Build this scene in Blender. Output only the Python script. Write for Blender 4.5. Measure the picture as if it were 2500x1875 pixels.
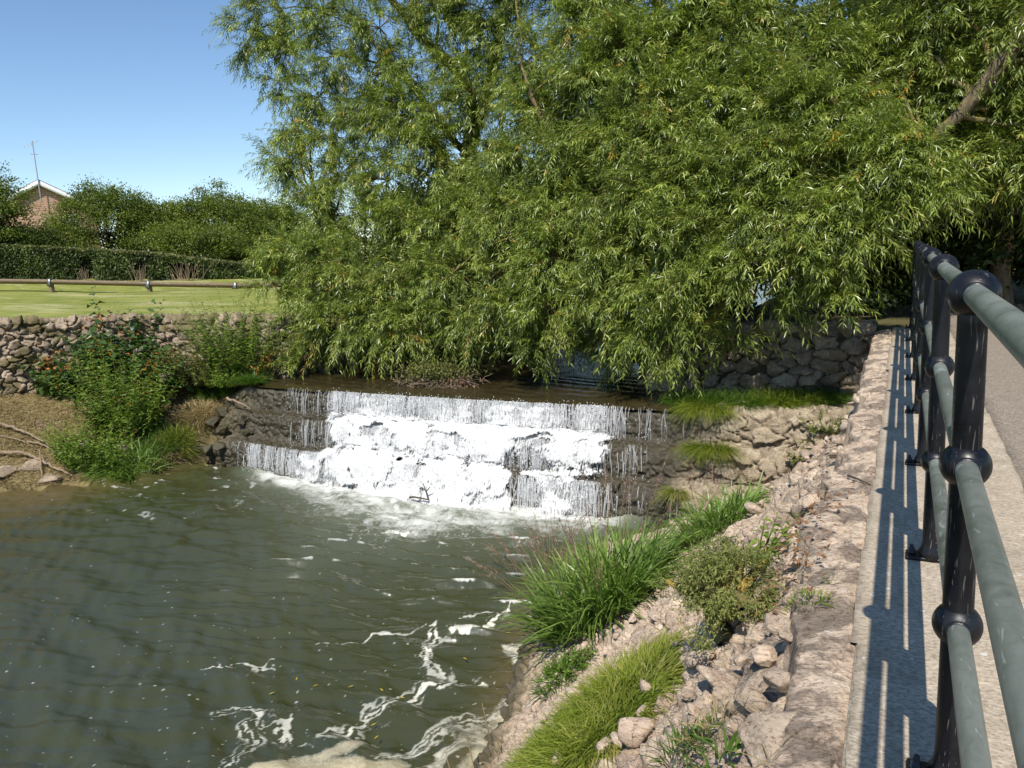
import bpy, math
import numpy as np
from mathutils import Matrix, Vector
sc = bpy.context.scene
for o in list(bpy.data.objects): bpy.data.objects.remove(o)
# ---------------- camera ----------------
F0, CX, CY = 1878., 1250., 937.5
def _ray(px, py):
    v = np.array([px-CX, -(py-CY), -F0]); return v/np.linalg.norm(v)
_yd = _ray(2208, 571); _zd = -_ray(1803, 12020)
_zd = _zd-_yd*_zd.dot(_yd); _zd /= np.linalg.norm(_zd)
_xd = np.cross(_yd, _zd)
RW = np.array([_xd, _yd, _zd])          # camera -> world
CAM = np.array([0., 0., 1.25])
cd = bpy.data.cameras.new('camera'); cam = bpy.data.objects.new('camera', cd); sc.collection.objects.link(cam)
cd.sensor_width = 36.; cd.lens = 36.*F0/2500.; cd.clip_start = .02; cd.clip_end = 3000.
M = Matrix([[*RW[0], CAM[0]], [*RW[1], CAM[1]], [*RW[2], CAM[2]], [0, 0, 0, 1]])
cam.matrix_world = M; sc.camera = cam
def at(u, v, z=None, y=None, x=None, d=None):
    """point in the place, from a direction seen in the survey picture and a known height / distance"""
    r = RW@_ray(u*2500/2212., v*2500/2212.)
    t = (z-CAM[2])/r[2] if z is not None else y/r[1] if y is not None else x/r[0] if x is not None else d
    return CAM+t*r
# ---------------- light ----------------
SUN = np.array([.168, -.827, 1.11]); SUN /= np.linalg.norm(SUN)
w = bpy.data.worlds.new('World'); sc.world = w; w.use_nodes = True
nt = w.node_tree; nt.nodes.clear()
sky = nt.nodes.new('ShaderNodeTexSky'); sky.sky_type = 'NISHITA'; sky.sun_disc = False
sky.sun_elevation = math.asin(SUN[2]); sky.sun_rotation = math.atan2(SUN[0], SUN[1])
sky.air_density = 1.0; sky.dust_density = 0.; sky.ozone_density = 1.3; sky.altitude = 900
bg = nt.nodes.new('ShaderNodeBackground'); bg.inputs[1].default_value = .13
wo = nt.nodes.new('ShaderNodeOutputWorld')
hs_ = nt.nodes.new('ShaderNodeHueSaturation'); hs_.inputs['Saturation'].default_value = 1.1; nt.links.new(sky.outputs[0], hs_.inputs['Color']); nt.links.new(hs_.outputs[0], bg.inputs[0]); nt.links.new(bg.outputs[0], wo.inputs[0])
sl = bpy.data.lights.new('sun', 'SUN'); sl.energy = 4.9; sl.angle = math.radians(.53); sl.color = (1, .95, .86)
so = bpy.data.objects.new('sun', sl); sc.collection.objects.link(so)
so.rotation_euler = Vector(SUN).to_track_quat('Z', 'Y').to_euler()
sc.view_settings.view_transform = 'Standard'; sc.view_settings.look = 'None'
sc.view_settings.exposure = 0.25; sc.view_settings.gamma = 1
sc.cycles.max_bounces = 6; sc.cycles.transparent_max_bounces = 16; sc.cycles.diffuse_bounces = 3
sc.cycles.caustics_reflective = False; sc.cycles.caustics_refractive = False
sc.cycles.sample_clamp_indirect = 6
# ---------------- numpy tools ----------------
def H(i, j, k=0, s=0):
    n = (np.asarray(i, np.int64)*374761393+np.asarray(j, np.int64)*668265263+np.asarray(k, np.int64)*2147483647+s*974634777) & 0xffffffff
    n = ((n ^ (n >> 13))*1274126177) & 0xffffffff
    n = ((n ^ (n >> 16))*2246822519) & 0xffffffff
    return ((n ^ (n >> 15)) & 0xffffff)/float(0x1000000)
def vn(x, y, s=0):
    i = np.floor(x).astype(np.int64); j = np.floor(y).astype(np.int64); a = x-i; b = y-j
    a = a*a*(3-2*a); b = b*b*(3-2*b)
    return (H(i, j, 0, s)*(1-a)+H(i+1, j, 0, s)*a)*(1-b)+(H(i, j+1, 0, s)*(1-a)+H(i+1, j+1, 0, s)*a)*b
def fbm(x, y, s=0, o=4, r=.5):
    t = 0; A = 1; n = 0
    for k in range(o):
        t = t+A*vn(x*2**k+17.3*k, y*2**k-9.1*k, s+k); n += A; A *= r
    return t/n
def ss(a, b, x):
    t = np.clip((x-a)/(b-a), 0, 1); return t*t*(3-2*t)
def cells(u, v, su, sv, seed=0, jit=.85):
    gu = u/su; gv = v/sv; i = np.floor(gu).astype(np.int64); j = np.floor(gv).astype(np.int64)
    f1 = np.full(u.shape, 9e9); f2 = f1.copy(); r = np.zeros(u.shape+(4,)); du = np.zeros(u.shape); dv = du.copy()
    for di in (-1, 0, 1, 2, -2):
        for dj in (-1, 0, 1):
            a = i+di; b = j+dj
            off = (b % 2)*.5
            cu = (a+off+.5+(H(a, b, 1, seed)-.5)*jit)*su; cv = (b+.5+(H(a, b, 2, seed)-.5)*jit)*sv
            d = np.hypot(u-cu, (v-cv)*(su/sv)**.6)
            m = d < f1
            f2 = np.where(m, f1, np.minimum(f2, d)); f1 = np.where(m, d, f1)
            du = np.where(m, u-cu, du); dv = np.where(m, v-cv, dv)
            for k in range(4): r[..., k] = np.where(m, H(a, b, 3+k, seed), r[..., k])
    return f1, f2, r, du, dv
def stones(u, v, su, sv, seed=0, amp=.06, gap=.02, rough=.012, tilt=.5, warp=.35):
    uw = u+(fbm(u/su*1.3, v/sv*1.3, seed+50, 2)-.5)*su*warp*2; vw = v+(fbm(u/su*1.3+9, v/sv*1.3, seed+60, 2)-.5)*sv*warp*2
    f1, f2, r, du, dv = cells(uw, vw, su, sv, seed)
    e = (f2-f1)*.5
    k = ss(0, gap, e)
    h = amp*(k*(.45+.55*r[..., 0])+.12*ss(0, min(su, sv)*.4, e))+tilt*k*(du*(r[..., 1]-.5)+dv*(r[..., 2]-.5))
    pit = ss(.60, .72, fbm(u/.06, v/.045, seed+8, 4, .6))
    h = h+rough*((fbm(u/.05, v/.05, seed+7, 4, .6)-.5)*2-1.1*pit)
    return h, k, r
def mk(name, V, Fs, mat, parent=None, attrs=None, smooth=False, loc=None):
    V = np.ascontiguousarray(V, np.float32).reshape(-1, 3)
    if loc is not None: V = V-np.asarray(loc, np.float32)
    if not isinstance(Fs, (list, tuple)): Fs = [Fs]
    Fs = [np.ascontiguousarray(f, np.int32) for f in Fs if len(f)]
    me = bpy.data.meshes.new(name)
    me.vertices.add(len(V)); me.vertices.foreach_set('co', V.ravel())
    li = np.concatenate([f.ravel() for f in Fs]); ln = np.concatenate([np.full(len(f), f.shape[1], np.int32) for f in Fs])
    st = np.concatenate([[0], np.cumsum(ln)[:-1]]).astype(np.int32)
    me.loops.add(len(li)); me.loops.foreach_set('vertex_index', li)
    me.polygons.add(len(ln)); me.polygons.foreach_set('loop_start', st); me.polygons.foreach_set('loop_total', ln)
    if smooth: me.polygons.foreach_set('use_smooth', np.ones(len(ln), bool))
    for k, a in (attrs or {}).items():
        at_ = me.attributes.new(k, 'FLOAT', 'POINT'); at_.data.foreach_set('value', np.ascontiguousarray(a, np.float32).ravel())
    me.update(calc_edges=True)
    o = bpy.data.objects.new(name, me); sc.collection.objects.link(o)
    if mat: me.materials.append(mat)
    if loc is not None: o.location = loc
    if parent is not None:
        o.parent = parent
        if loc is not None: o.location = Vector(loc)-parent.location
        else: o.location = -parent.location
    return o
def tag(o, label=None, cat=None, group=None, kind=None):
    if label: o['label'] = label
    if cat: o['category'] = cat
    if group: o['group'] = group
    if kind: o['kind'] = kind
    return o
def empty(name, loc, label, cat, group=None):
    o = bpy.data.objects.new(name, None); sc.collection.objects.link(o); o.location = Vector([float(c) for c in loc])
    return tag(o, label, cat, group)
def gridf(nu, nv):
    a = np.arange(nu*nv).reshape(nu, nv)
    return np.stack([a[:-1, :-1], a[1:, :-1], a[1:, 1:], a[:-1, 1:]], -1).reshape(-1, 4)
def norms(P):
    a = np.gradient(P, axis=0); b = np.gradient(P, axis=1); n = np.cross(a, b)
    return n/(np.linalg.norm(n, axis=-1, keepdims=True)+1e-12)
def resample(pts, step):
    p = np.array(pts, float); s = np.r_[0, np.cumsum(np.linalg.norm(np.diff(p, axis=0), axis=1))]
    n = max(2, int(s[-1]/step)); t = np.linspace(0, s[-1], n)
    return np.stack([np.interp(t, s, p[:, k]) for k in range(p.shape[1])], 1), t
def smooth1(p, k=3):
    for _ in range(k):
        q = p.copy(); q[1:-1] = (p[:-2]+2*p[1:-1]+p[2:])/4; p = q
    return p
class Acc:                                        # collects pieces into one mesh
    def __init__(s): s.V = []; s.F = {3: [], 4: []}; s.n = 0; s.A = []
    def add(s, V, F, a=None):
        V = np.asarray(V, float).reshape(-1, 3); F = np.asarray(F)
        s.V.append(V); s.F[F.shape[1]].append(F+s.n); s.n += len(V)
        s.A.append(np.zeros(len(V)) if a is None else np.broadcast_to(np.asarray(a, float), (len(V),)))
        return s
    def build(s, name, mat, parent=None, smooth=False, loc=None):
        return mk(name, np.concatenate(s.V), [np.concatenate(f) for f in s.F.values() if f], mat, parent, {'rnd': np.concatenate(s.A)}, smooth, loc)
def nrm(a): return a/(np.linalg.norm(a, axis=-1, keepdims=True)+1e-12)
def tubes(acc, P, R, sides=4, a=.5, cap=False):
    """P (n,k,3) paths, R (n,k) radii"""
    P = np.asarray(P, float); R = np.broadcast_to(np.asarray(R, float), P.shape[:2]); n, k, _ = P.shape
    T = nrm(np.gradient(P, axis=1)); ref = np.where(np.abs(T[..., 2:3]) < .85, [0, 0, 1.], [1., 0, 0])
    X = nrm(np.cross(T, ref)); Y = np.cross(T, X)
    th = np.arange(sides)*2*np.pi/sides
    V = P[:, :, None]+R[:, :, None, None]*(X[:, :, None]*np.cos(th)[:, None]+Y[:, :, None]*np.sin(th)[:, None])
    idx = np.arange(n*k*sides).reshape(n, k, sides); nx = np.roll(idx, -1, 2)
    Fq = np.stack([idx[:, :-1], nx[:, :-1], nx[:, 1:], idx[:, 1:]], -1).reshape(-1, 4)
    av = np.repeat(np.broadcast_to(np.asarray(a, float).reshape(-1), (n,)) if np.size(a) in (1, n) else a, k*sides)
    acc.add(V, Fq, av)
def leaves(acc, P, D, N, L, W, a, fold=.25, droop=.12, mid=.42):
    D = nrm(D); S = nrm(np.cross(D, N)); N = np.cross(S, D); L = np.reshape(L, (-1, 1)); W = np.reshape(W, (-1, 1))
    n = len(P); z = np.array([0, 0, 1.])
    b = P; m = P+D*L*mid; t = P+D*L-z*droop*L
    l = m+S*W*.5+N*W*fold; r = m-S*W*.5+N*W*fold
    V = np.stack([b, l, t, r, m], 1); i = np.arange(n)[:, None]*5
    Fq = np.concatenate([i+np.array([[0, 4, 2, 1]]), i+np.array([[0, 3, 2, 4]])])
    acc.add(V, Fq, np.repeat(np.broadcast_to(a, (n,)), 5))
def blades(acc, P, D, L, W, a, rng, bend=.5, segs=4):
    """curved grass blades; D initial direction"""
    n = len(P); D = nrm(D); L = np.broadcast_to(L, (n,))[:, None]; W = np.broadcast_to(W, (n,))[:, None]; bend = np.broadcast_to(bend, (n,))[:, None]
    hd = D.copy(); hd[:, 2] = 0; hd = nrm(hd+rng.normal(0, .15, (n, 3))*[1, 1, 0])
    S = nrm(np.cross(hd, [0, 0, 1.])+rng.normal(0, .4, (n, 3)))
    rows = []
    for k in range(segs+1):
        t = k/segs; c = P+D*L*t+hd*L*bend*t*t*.6-np.array([0, 0, 1.])*L*bend*t*t*.75
        wd = W*(1-t**1.6)*.5*(.75+.6*t)+1e-4
        rows += [c-S*wd, c+S*wd]
    V = np.stack(rows, 1); i = np.arange(n)[:, None]*(2*segs+2)
    Fq = np.concatenate([i+np.array([[2*k, 2*k+1, 2*k+3, 2*k+2]]) for k in range(segs)])
    acc.add(V, Fq, np.repeat(np.broadcast_to(a, (n,)), 2*segs+2))
# ---------------- materials ----------------
class NT:
    def __init__(s, name):
        s.m = bpy.data.materials.new(name); s.m.use_nodes = True; s.t = s.m.node_tree; s.t.nodes.clear()
        s.out = s.n('ShaderNodeOutputMaterial')
    def n(s, ty, ins=None, **kw):
        d = s.t.nodes.new(ty)
        for k, v in kw.items(): setattr(d, k, v)
        for k, v in (ins or {}).items(): s.set(d.inputs[k], v)
        return d
    def set(s, i, v):
        if isinstance(v, bpy.types.NodeSocket): s.t.links.new(v, i)
        elif isinstance(v, bpy.types.Node): s.t.links.new(v.outputs[0], i)
        else: i.default_value = (*v, 1) if isinstance(v, tuple) and len(v) == 3 and i.type == 'RGBA' else v
    def attr(s, nme='rnd'): return s.n('ShaderNodeAttribute', attribute_name=nme).outputs['Fac']
    def pos(s): return s.n('ShaderNodeNewGeometry').outputs['Position']
    def noise(s, scale, detail=4, rough=.6, vec=None, stretch=None, dist=0):
        v = vec or s.pos()
        if stretch:
            mp = s.n('ShaderNodeMapping', {'Scale': stretch}); s.set(mp.inputs[0], v); v = mp.outputs[0]
        return s.n('ShaderNodeTexNoise', {'Vector': v, 'Scale': scale, 'Detail': detail, 'Roughness': rough, 'Distortion': dist}).outputs[0]
    def ramp(s, fac, stops, interp='LINEAR'):
        r = s.n('ShaderNodeValToRGB'); r.color_ramp.interpolation = interp; e = r.color_ramp.elements
        while len(e) < len(stops): e.new(.5)
        for q, (p, c) in zip(e, stops): q.position = p; q.color = (*c, 1) if isinstance(c, tuple) else (c, c, c, 1)
        s.set(r.inputs[0], fac); return r.outputs[0]
    def mix(s, f, a, b, bt='MIX'):
        m = s.n('ShaderNodeMix', data_type='RGBA', blend_type=bt); s.set(m.inputs[0], f); s.set(m.inputs[6], a); s.set(m.inputs[7], b); return m.outputs[2]
    def math(s, op, a, b=0., c=0., clamp=False):
        m = s.n('ShaderNodeMath', operation=op, use_clamp=clamp); s.set(m.inputs[0], a); s.set(m.inputs[1], b); s.set(m.inputs[2], c); return m.outputs[0]
    def bump(s, h, st=.5, d=.01): return s.n('ShaderNodeBump', {'Height': h, 'Strength': st, 'Distance': d}).outputs[0]
    def bsdf(s, col, rough=.8, nor=None, spec=.3, metal=0., **kw):
        ins = {'Base Color': col, 'Roughness': rough, 'Specular IOR Level': spec, 'Metallic': metal}
        if nor is not None: ins['Normal'] = nor
        ins.update(kw)
        return s.n('ShaderNodeBsdfPrincipled', ins)
    def done(s, sh): s.set(s.out.inputs[0], sh); return s.m
def foliage(name, stops, trans=.3, rough=.45, spec=.5, dead=None, nscale=1.2):
    m = NT(name); c = m.ramp(m.attr(), stops)
    n = m.noise(nscale, 2); c = m.mix(.5, c, m.mix(1., c, m.ramp(n, [(.3, .55), (.7, 1.35)]), 'MULTIPLY'))
    p = m.bsdf(c, rough, spec=spec)
    t = m.n('ShaderNodeBsdfTranslucent', {'Color': m.mix(1., c, (1.5, 1.7, .6), 'MULTIPLY')})
    return m.done(m.n('ShaderNodeMixShader', {0: trans, 1: p, 2: t}))
M_willow = foliage('willow_leaf', [(0, (.038, .064, .012)), (.35, (.125, .176, .028)), (.75, (.265, .325, .055)), (.93, (.42, .46, .12)), (.98, (.45, .27, .03)), (1, (.5, .2, .03))], .24, .33, .6)
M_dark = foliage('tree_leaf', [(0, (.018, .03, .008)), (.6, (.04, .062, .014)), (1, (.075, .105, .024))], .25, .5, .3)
M_haw = foliage('hawthorn_leaf', [(0, (.05, .072, .01)), (.6, (.13, .17, .022)), (1, (.23, .26, .04))], .3, .5, .3)
M_hedge = foliage('hedge_leaf', [(0, (.04, .058, .02)), (.6, (.11, .145, .05)), (.93, (.19, .23, .08)), (1, (.34, .24, .10))], .2, .45, .4)
M_grass = foliage('grass_blade', [(0, (.045, .09, .012)), (.5, (.085, .16, .02)), (.85, (.15, .23, .035)), (1, (.36, .31, .12))], .35, .45, .4)
M_reed = foliage('reed_blade', [(0, (.07, .12, .022)), (.5, (.15, .24, .045)), (.88, (.26, .35, .085)), (.96, (.28, .26, .09)), (1, (.4, .26, .1))], .3, .4, .5)
M_ygrass = foliage('yellow_grass', [(0, (.09, .13, .015)), (.5, (.19, .24, .025)), (.85, (.3, .3, .06)), (1, (.45, .36, .17))], .35, .5, .3)
M_dry = foliage('dry_grass', [(0, (.16, .11, .055)), (.6, (.32, .24, .12)), (1, (.45, .37, .22))], .2, .7, .2)
M_bush = foliage('grey_green_leaf', [(0, (.06, .075, .02)), (.5, (.13, .14, .04)), (.9, (.22, .22, .06)), (1, (.34, .28, .12))], .25, .6, .3)
M_herb = foliage('herb_leaf', [(0, (.06, .115, .018)), (.5, (.14, .22, .032)), (.9, (.25, .33, .06)), (1, (.38, .25, .06))], .35, .45, .4)
M_shrub = foliage('shrub_leaf', [(0, (.03, .065, .016)), (.8, (.075, .14, .033)), (1, (.13, .2, .045))], .2, .4, .5)
M_orange = foliage('withered_leaf', [(0, (.35, .1, .02)), (1, (.6, .24, .05))], .3, .6, .2)
M_pink = foliage('pink_petal', [(0, (.45, .2, .35)), (1, (.7, .4, .6))], .3, .6, .2)
M_seed = foliage('seed_head', [(0, (.28, .17, .13)), (1, (.45, .3, .22))], .25, .7, .2)
def bark(name, a, b, c=None):
    m = NT(name); n = m.noise(18, 5, .7, stretch=(1, 1, .25)); col = m.ramp(n, [(.3, a), (.7, b)])
    if c: col = m.mix(m.ramp(m.noise(3.5, 4, .7), [(.56, 0.), (.64, 1.)]), col, c)
    return m.done(m.bsdf(col, .9, m.bump(n, .8, .03)))
M_bark = bark('willow_bark', (.06, .045, .03), (.24, .18, .11), (.42, .26, .04))
M_barkd = bark('dark_bark', (.03, .022, .015), (.10, .075, .05))
M_twig = bark('twig_bark', (.09, .07, .03), (.22, .19, .07), (.36, .24, .05))
M_wood = bark('driftwood', (.14, .10, .065), (.36, .27, .18))
def stone_mat(name, pale, mid, dark, moss=(.07, .06, .018), wet=(.016, .013, .006)):
    m = NT(name)
    n1 = m.noise(6, 6, .65); n2 = m.noise(45, 5, .7); n3 = m.noise(2.2, 4, .6)
    c = m.mix(m.ramp(n1, [(.35, 0.), (.68, 1.)]), mid, pale)
    c = m.mix(m.math('MULTIPLY', m.ramp(m.attr('rnd'), [(0, 1.), (.5, 0.), (1, .25)]), .55), c, dark)
    c = m.mix(m.math('MULTIPLY', m.ramp(n2, [(.52, 0.), (.72, 1.)]), .55), c, m.mix(1., c, (.45, .4, .36), 'MULTIPLY'))
    sp = m.ramp(m.noise(30, 2, .5), [(.65, 0.), (.68, 1.)]); c = m.mix(m.math('MULTIPLY', sp, .6), c, (.6, .57, .5))
    li = m.math('MULTIPLY', m.ramp(m.noise(5., 5, .65, dist=.6), [(.47, 0.), (.55, 1.)]), m.attr('lichen')); c = m.mix(m.math('MULTIPLY', li, .72), c, (.12, .095, .08))
    jt = m.attr('joint'); c = m.mix(m.math('MULTIPLY', jt, .55), c, m.mix(n1, (.12, .09, .06), (.24, .18, .11)))
    mo = m.math('MULTIPLY', m.attr('moss'), m.ramp(n3, [(.3, .55), (.55, 1.)])); mc = m.mix(m.noise(14, 4, .7), moss, tuple(k*2.6 for k in moss)); c = m.mix(mo, c, mc)
    wt = m.attr('wet'); wc = m.mix(m.noise(11, 5, .7), wet, tuple(k*3.6 for k in wet)); c = m.mix(wt, c, wc)
    n4 = m.noise(38, 6, .75, stretch=(1, 2.2, 2.2), dist=.4); pores = m.ramp(n4, [(.40, 0.), (.49, 1.)])
    c = m.mix(m.math('MULTIPLY', m.math('SUBTRACT', 1., pores), m.math('SUBTRACT', .8, m.math('MULTIPLY', m.attr('wet'), .8))), c, m.mix(1., c, (.36, .30, .25), 'MULTIPLY'))
    c = m.mix(m.math('MULTIPLY', m.ramp(n4, [(.55, 0.), (.7, 1.)]), .35), c, m.mix(1., c, (1.3, 1.28, 1.2), 'MULTIPLY'))
    hb = m.math('ADD', m.math('MULTIPLY', n1, .4), m.math('ADD', m.math('MULTIPLY', n2, .5), m.math('MULTIPLY', n4, 1.2)))
    return m.done(m.bsdf(c, m.math('SUBTRACT', .9, m.math('MULTIPLY', wt, .68)), m.bump(hb, .8, .016), m.math('ADD', .25, m.math('MULTIPLY', wt, .4))))
M_stone = stone_mat('wall_stone', (.56, .45, .33), (.42, .32, .22), (.26, .19, .14))
M_bank = stone_mat('bank_stone', (.74, .60, .46), (.60, .46, .34), (.42, .29, .22))
M_weir = stone_mat('weir_stone', (.56, .47, .34), (.42, .34, .23), (.22, .17, .12), (.055, .05, .014))
def simple(name, col, rough=.6, metal=0., spec=.4, var=.25, sc_=12, b=.2, bd=.004):
    m = NT(name); n = m.noise(sc_, 5, .65)
    c = m.mix(n, tuple(k*(1-var) for k in col), tuple(min(1, k*(1+var)) for k in col))
    return m.done(m.bsdf(c, rough, m.bump(n, b, bd), spec, metal))
# ---------------- helpers for shapes ----------------
def lathe(acc, prof, c=(0, 0, 0), sides=32, axis='z', a=.5):
    pr = np.array(prof, float); th = np.arange(sides)*2*np.pi/sides
    V = np.stack([pr[:, None, 0]*np.cos(th), pr[:, None, 0]*np.sin(th), np.broadcast_to(pr[:, None, 1], (len(pr), sides))], -1)
    if axis == 'y': V = V[..., [0, 2, 1]]
    idx = np.arange(len(pr)*sides).reshape(len(pr), sides); nx = np.roll(idx, -1, 1)
    acc.add(V+np.array(c), np.stack([idx[:-1], nx[:-1], nx[1:], idx[1:]], -1).reshape(-1, 4), a)
def box(acc, lo, hi, a=.5, bev=0):
    lo = np.array(lo, float); hi = np.array(hi, float)
    if bev <= 0:
        V = np.array([[x, y, z] for x in (lo[0], hi[0]) for y in (lo[1], hi[1]) for z in (lo[2], hi[2])])
        acc.add(V, [[0, 1, 3, 2], [4, 6, 7, 5], [0, 4, 5, 1], [2, 3, 7, 6], [0, 2, 6, 4], [1, 5, 7, 3]], a); return
    import bmesh
    bm = bmesh.new(); bmesh.ops.create_cube(bm, size=1)
    for v in bm.verts: v.co = Vector([lo[k]+(v.co[k]+.5)*(hi[k]-lo[k]) for k in range(3)])
    bmesh.ops.bevel(bm, geom=bm.edges[:], offset=bev, segments=2, affect='EDGES', profile=.5)
    bmesh.ops.triangulate(bm, faces=bm.faces[:])
    bm.verts.index_update()
    acc.add([v.co[:] for v in bm.verts], [[v.index for v in f.verts] for f in bm.faces], a); bm.free()
def skin(name, P, disp, mat, flip=False, attrs=None, smooth=True, parent=None):
    n = norms(P)*(-1 if flip else 1); V = P+n*disp[..., None]
    f = gridf(*P.shape[:2]); f = f[:, ::-1] if flip else f
    return mk(name, V, f, mat, parent, attrs, smooth), V
# =====================================================================
#                         T H E   S E T T I N G
# =====================================================================
ZP, ZU = -2.35, -.965            # pool level, upstream water level
def crest_y(x): return 10.28+.0125*np.clip(-5-x, 0, 9)**2+.012*np.clip(x+5, 0, 5)**1.0
# wall line on the far (lawn) side: x, y, top z, foot z
LW = np.array([[-18.6, 3.0, .5, -1.3], [-17.6, 6.6, .42, -1.2], [-16.5, 9.2, .36, -1.08], [-15.55, 10.6, .3, -1.12], [-14.4, 11.35, .25, -1.12], [-13.0, 11.5, .22, -1.12], [-11.6, 11.5, .2, -1.1], [-11.0, 11.6, .2, -1.1], [-10.8, 12.3, .18, -1.2], [-10.7, 17, .15, -1.2], [-10.5, 30, .15, -1.2]])
def lawn_z(x, y):
    # rises gently away from the river and towards the left
    return .2+.021*np.clip(-12-x, 0, 60)*ss(40, 0, np.clip(-12-x, 0, 40)*.35)+.004*np.clip(y-12, 0, 60)+.02*(fbm(x*.5, y*.5, 3, 3)-.5)
def lw_x(y):  # wall x for given y, for terrain
    return np.interp(y, [-80, 3, 6.6, 9.2, 10.6, 11.3, 11.55, 12, 17, 80], [-24, -18.6, -17.6, -16.5, -15.6, -14.6, -11.5, -10.8, -10.7, -10.5])
gx = np.unique(np.concatenate([np.linspace(-1200, -80, 20), np.linspace(-80, -24, 57), np.linspace(-24, 8, 160), np.linspace(8, 60, 40), np.linspace(60, 1200, 20)]))
gy = np.unique(np.concatenate([np.linspace(-1200, -40, 15), np.linspace(-40, 0, 40), np.linspace(0, 16, 90), np.linspace(16, 80, 64), np.linspace(80, 1200, 20)]))
X, Y = np.meshgrid(gx, gy, indexing='ij')
zl = lawn_z(X, Y)
land_left = ss(-.05, -.35, X-lw_x(Y))
zr = -.06-.0*X
right_edge = np.where(Y < 11.4, -.1, -3.0)
land_right = ss(0, .3, X-right_edge)
Z = -3.2+(zl+3.2)*land_left+(zr+3.2)*land_right*(1-land_left)
Z = np.where((X > 0) & (Y < 13), -.06, Z)
m = NT('meadow'); n1 = m.noise(1.2, 4, .6); n2 = m.noise(9, 4, .7)
col = m.mix(m.ramp(n1, [(.35, 0.), (.65, 1.)]), (.19, .215, .045), (.29, .295, .075)); col = m.mix(m.math('MULTIPLY', m.ramp(m.noise(.55, 5, .7, stretch=(.35, 1.6, 1)), [(.5, 0.), (.62, 1.)]), .75), col, (.46, .42, .22))
col = m.mix(m.math('MULTIPLY', n2, .5), col, m.mix(1., col, (.5, .55, .45), 'MULTIPLY'))
# bare earth below bank level
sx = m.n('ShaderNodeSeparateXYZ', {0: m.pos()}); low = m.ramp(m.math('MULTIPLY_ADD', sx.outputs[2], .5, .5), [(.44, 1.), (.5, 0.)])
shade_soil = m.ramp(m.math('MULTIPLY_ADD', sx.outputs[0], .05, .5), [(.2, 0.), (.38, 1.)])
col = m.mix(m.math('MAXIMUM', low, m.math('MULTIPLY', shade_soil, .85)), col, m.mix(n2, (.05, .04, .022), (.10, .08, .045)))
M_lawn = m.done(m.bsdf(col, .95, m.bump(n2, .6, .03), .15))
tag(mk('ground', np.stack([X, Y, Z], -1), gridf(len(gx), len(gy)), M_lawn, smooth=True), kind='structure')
# ---- short mown grass catching light beside the wall
rng = np.random.default_rng(5)
A = Acc(); n = 42000
d_ = rng.random(n)**1.6; q = rng.random(n)
Pl = np.stack([-11.2-20*q*(1+.2*d_), 11.6+16*d_, np.zeros(n)], 1)
Pl[:, 1] = np.where(Pl[:, 0] < -15.4, 9.6+18*d_, Pl[:, 1]); ok = Pl[:, 0] < lw_x(Pl[:, 1])-.1
Pl = Pl[ok]; Pl[:, 2] = lawn_z(Pl[:, 0], Pl[:, 1])-.005; n = len(Pl)
blades(A, Pl, rng.normal(0, .5, (n, 3))*[1, 1, 0]+[0, 0, 1], rng.uniform(.025, .06, n), .008, ss(.3, .75, fbm(Pl[:, 0]*.4, Pl[:, 1]*1.3, 2, 4))*.6+rng.random(n)*.4, rng, .5, 2)
tag(A.build('lawn_grass', foliage('mown_grass', [(0, (.14, .18, .035)), (.5, (.22, .25, .06)), (1, (.4, .37, .17))], .3, .6, .2)), 'short mown yellow green grass on the lawn above the stone wall', 'grass', kind='stuff')
# ---- footway: concrete edge strip, asphalt
m = NT('concrete'); n1 = m.noise(3.5, 6, .7); n2 = m.noise(90, 5, .75, stretch=(.6, 1, 1)); n3 = m.noise(22, 3, .6)
col = m.mix(m.ramp(n1, [(.3, 0.), (.7, 1.)]), (.38, .31, .235), (.56, .475, .37)); col = m.mix(m.math('MULTIPLY', m.ramp(n2, [(.45, 0.), (.6, 1.)]), .7), col, (.19, .15, .10))
n4 = m.noise(60, 6, .8, stretch=(.5, 1.3, 1), dist=.5); col = m.mix(m.math('MULTIPLY', m.ramp(n4, [(.5, 0.), (.58, 1.)]), .55), col, m.mix(1., col, (1.35, 1.32, 1.25), 'MULTIPLY'))
col = m.mix(m.math('MULTIPLY', m.ramp(m.noise(26, 2, .4), [(.70, 0.), (.73, 1.)]), .8), col, (.62, .6, .55))
col = m.mix(m.math('MULTIPLY', m.ramp(m.noise(1.7, 5, .8), [(.5, 0.), (.68, 1.)]), .5), col, (.17, .14, .10))
M_conc = m.done(m.bsdf(col, .92, m.bump(m.math('ADD', n2, m.math('MULTIPLY', n3, .6)), .7, .006), .2))
m = NT('asphalt'); v1 = m.n('ShaderNodeTexVoronoi', {'Vector': m.pos(), 'Scale': 95.}); n1 = m.noise(2.5, 5, .7)
col = m.mix(m.ramp(v1.outputs['Color'], [(.1, 0.), (.9, 1.)]), (.14, .115, .093), (.36, .30, .24)); col = m.mix(m.ramp(n1, [(.35, .0), (.7, .7)]), col, (.27, .22, .165))
M_asph = m.done(m.bsdf(col, .93, m.bump(v1.outputs['Distance'], .7, .006), .2))
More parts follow.
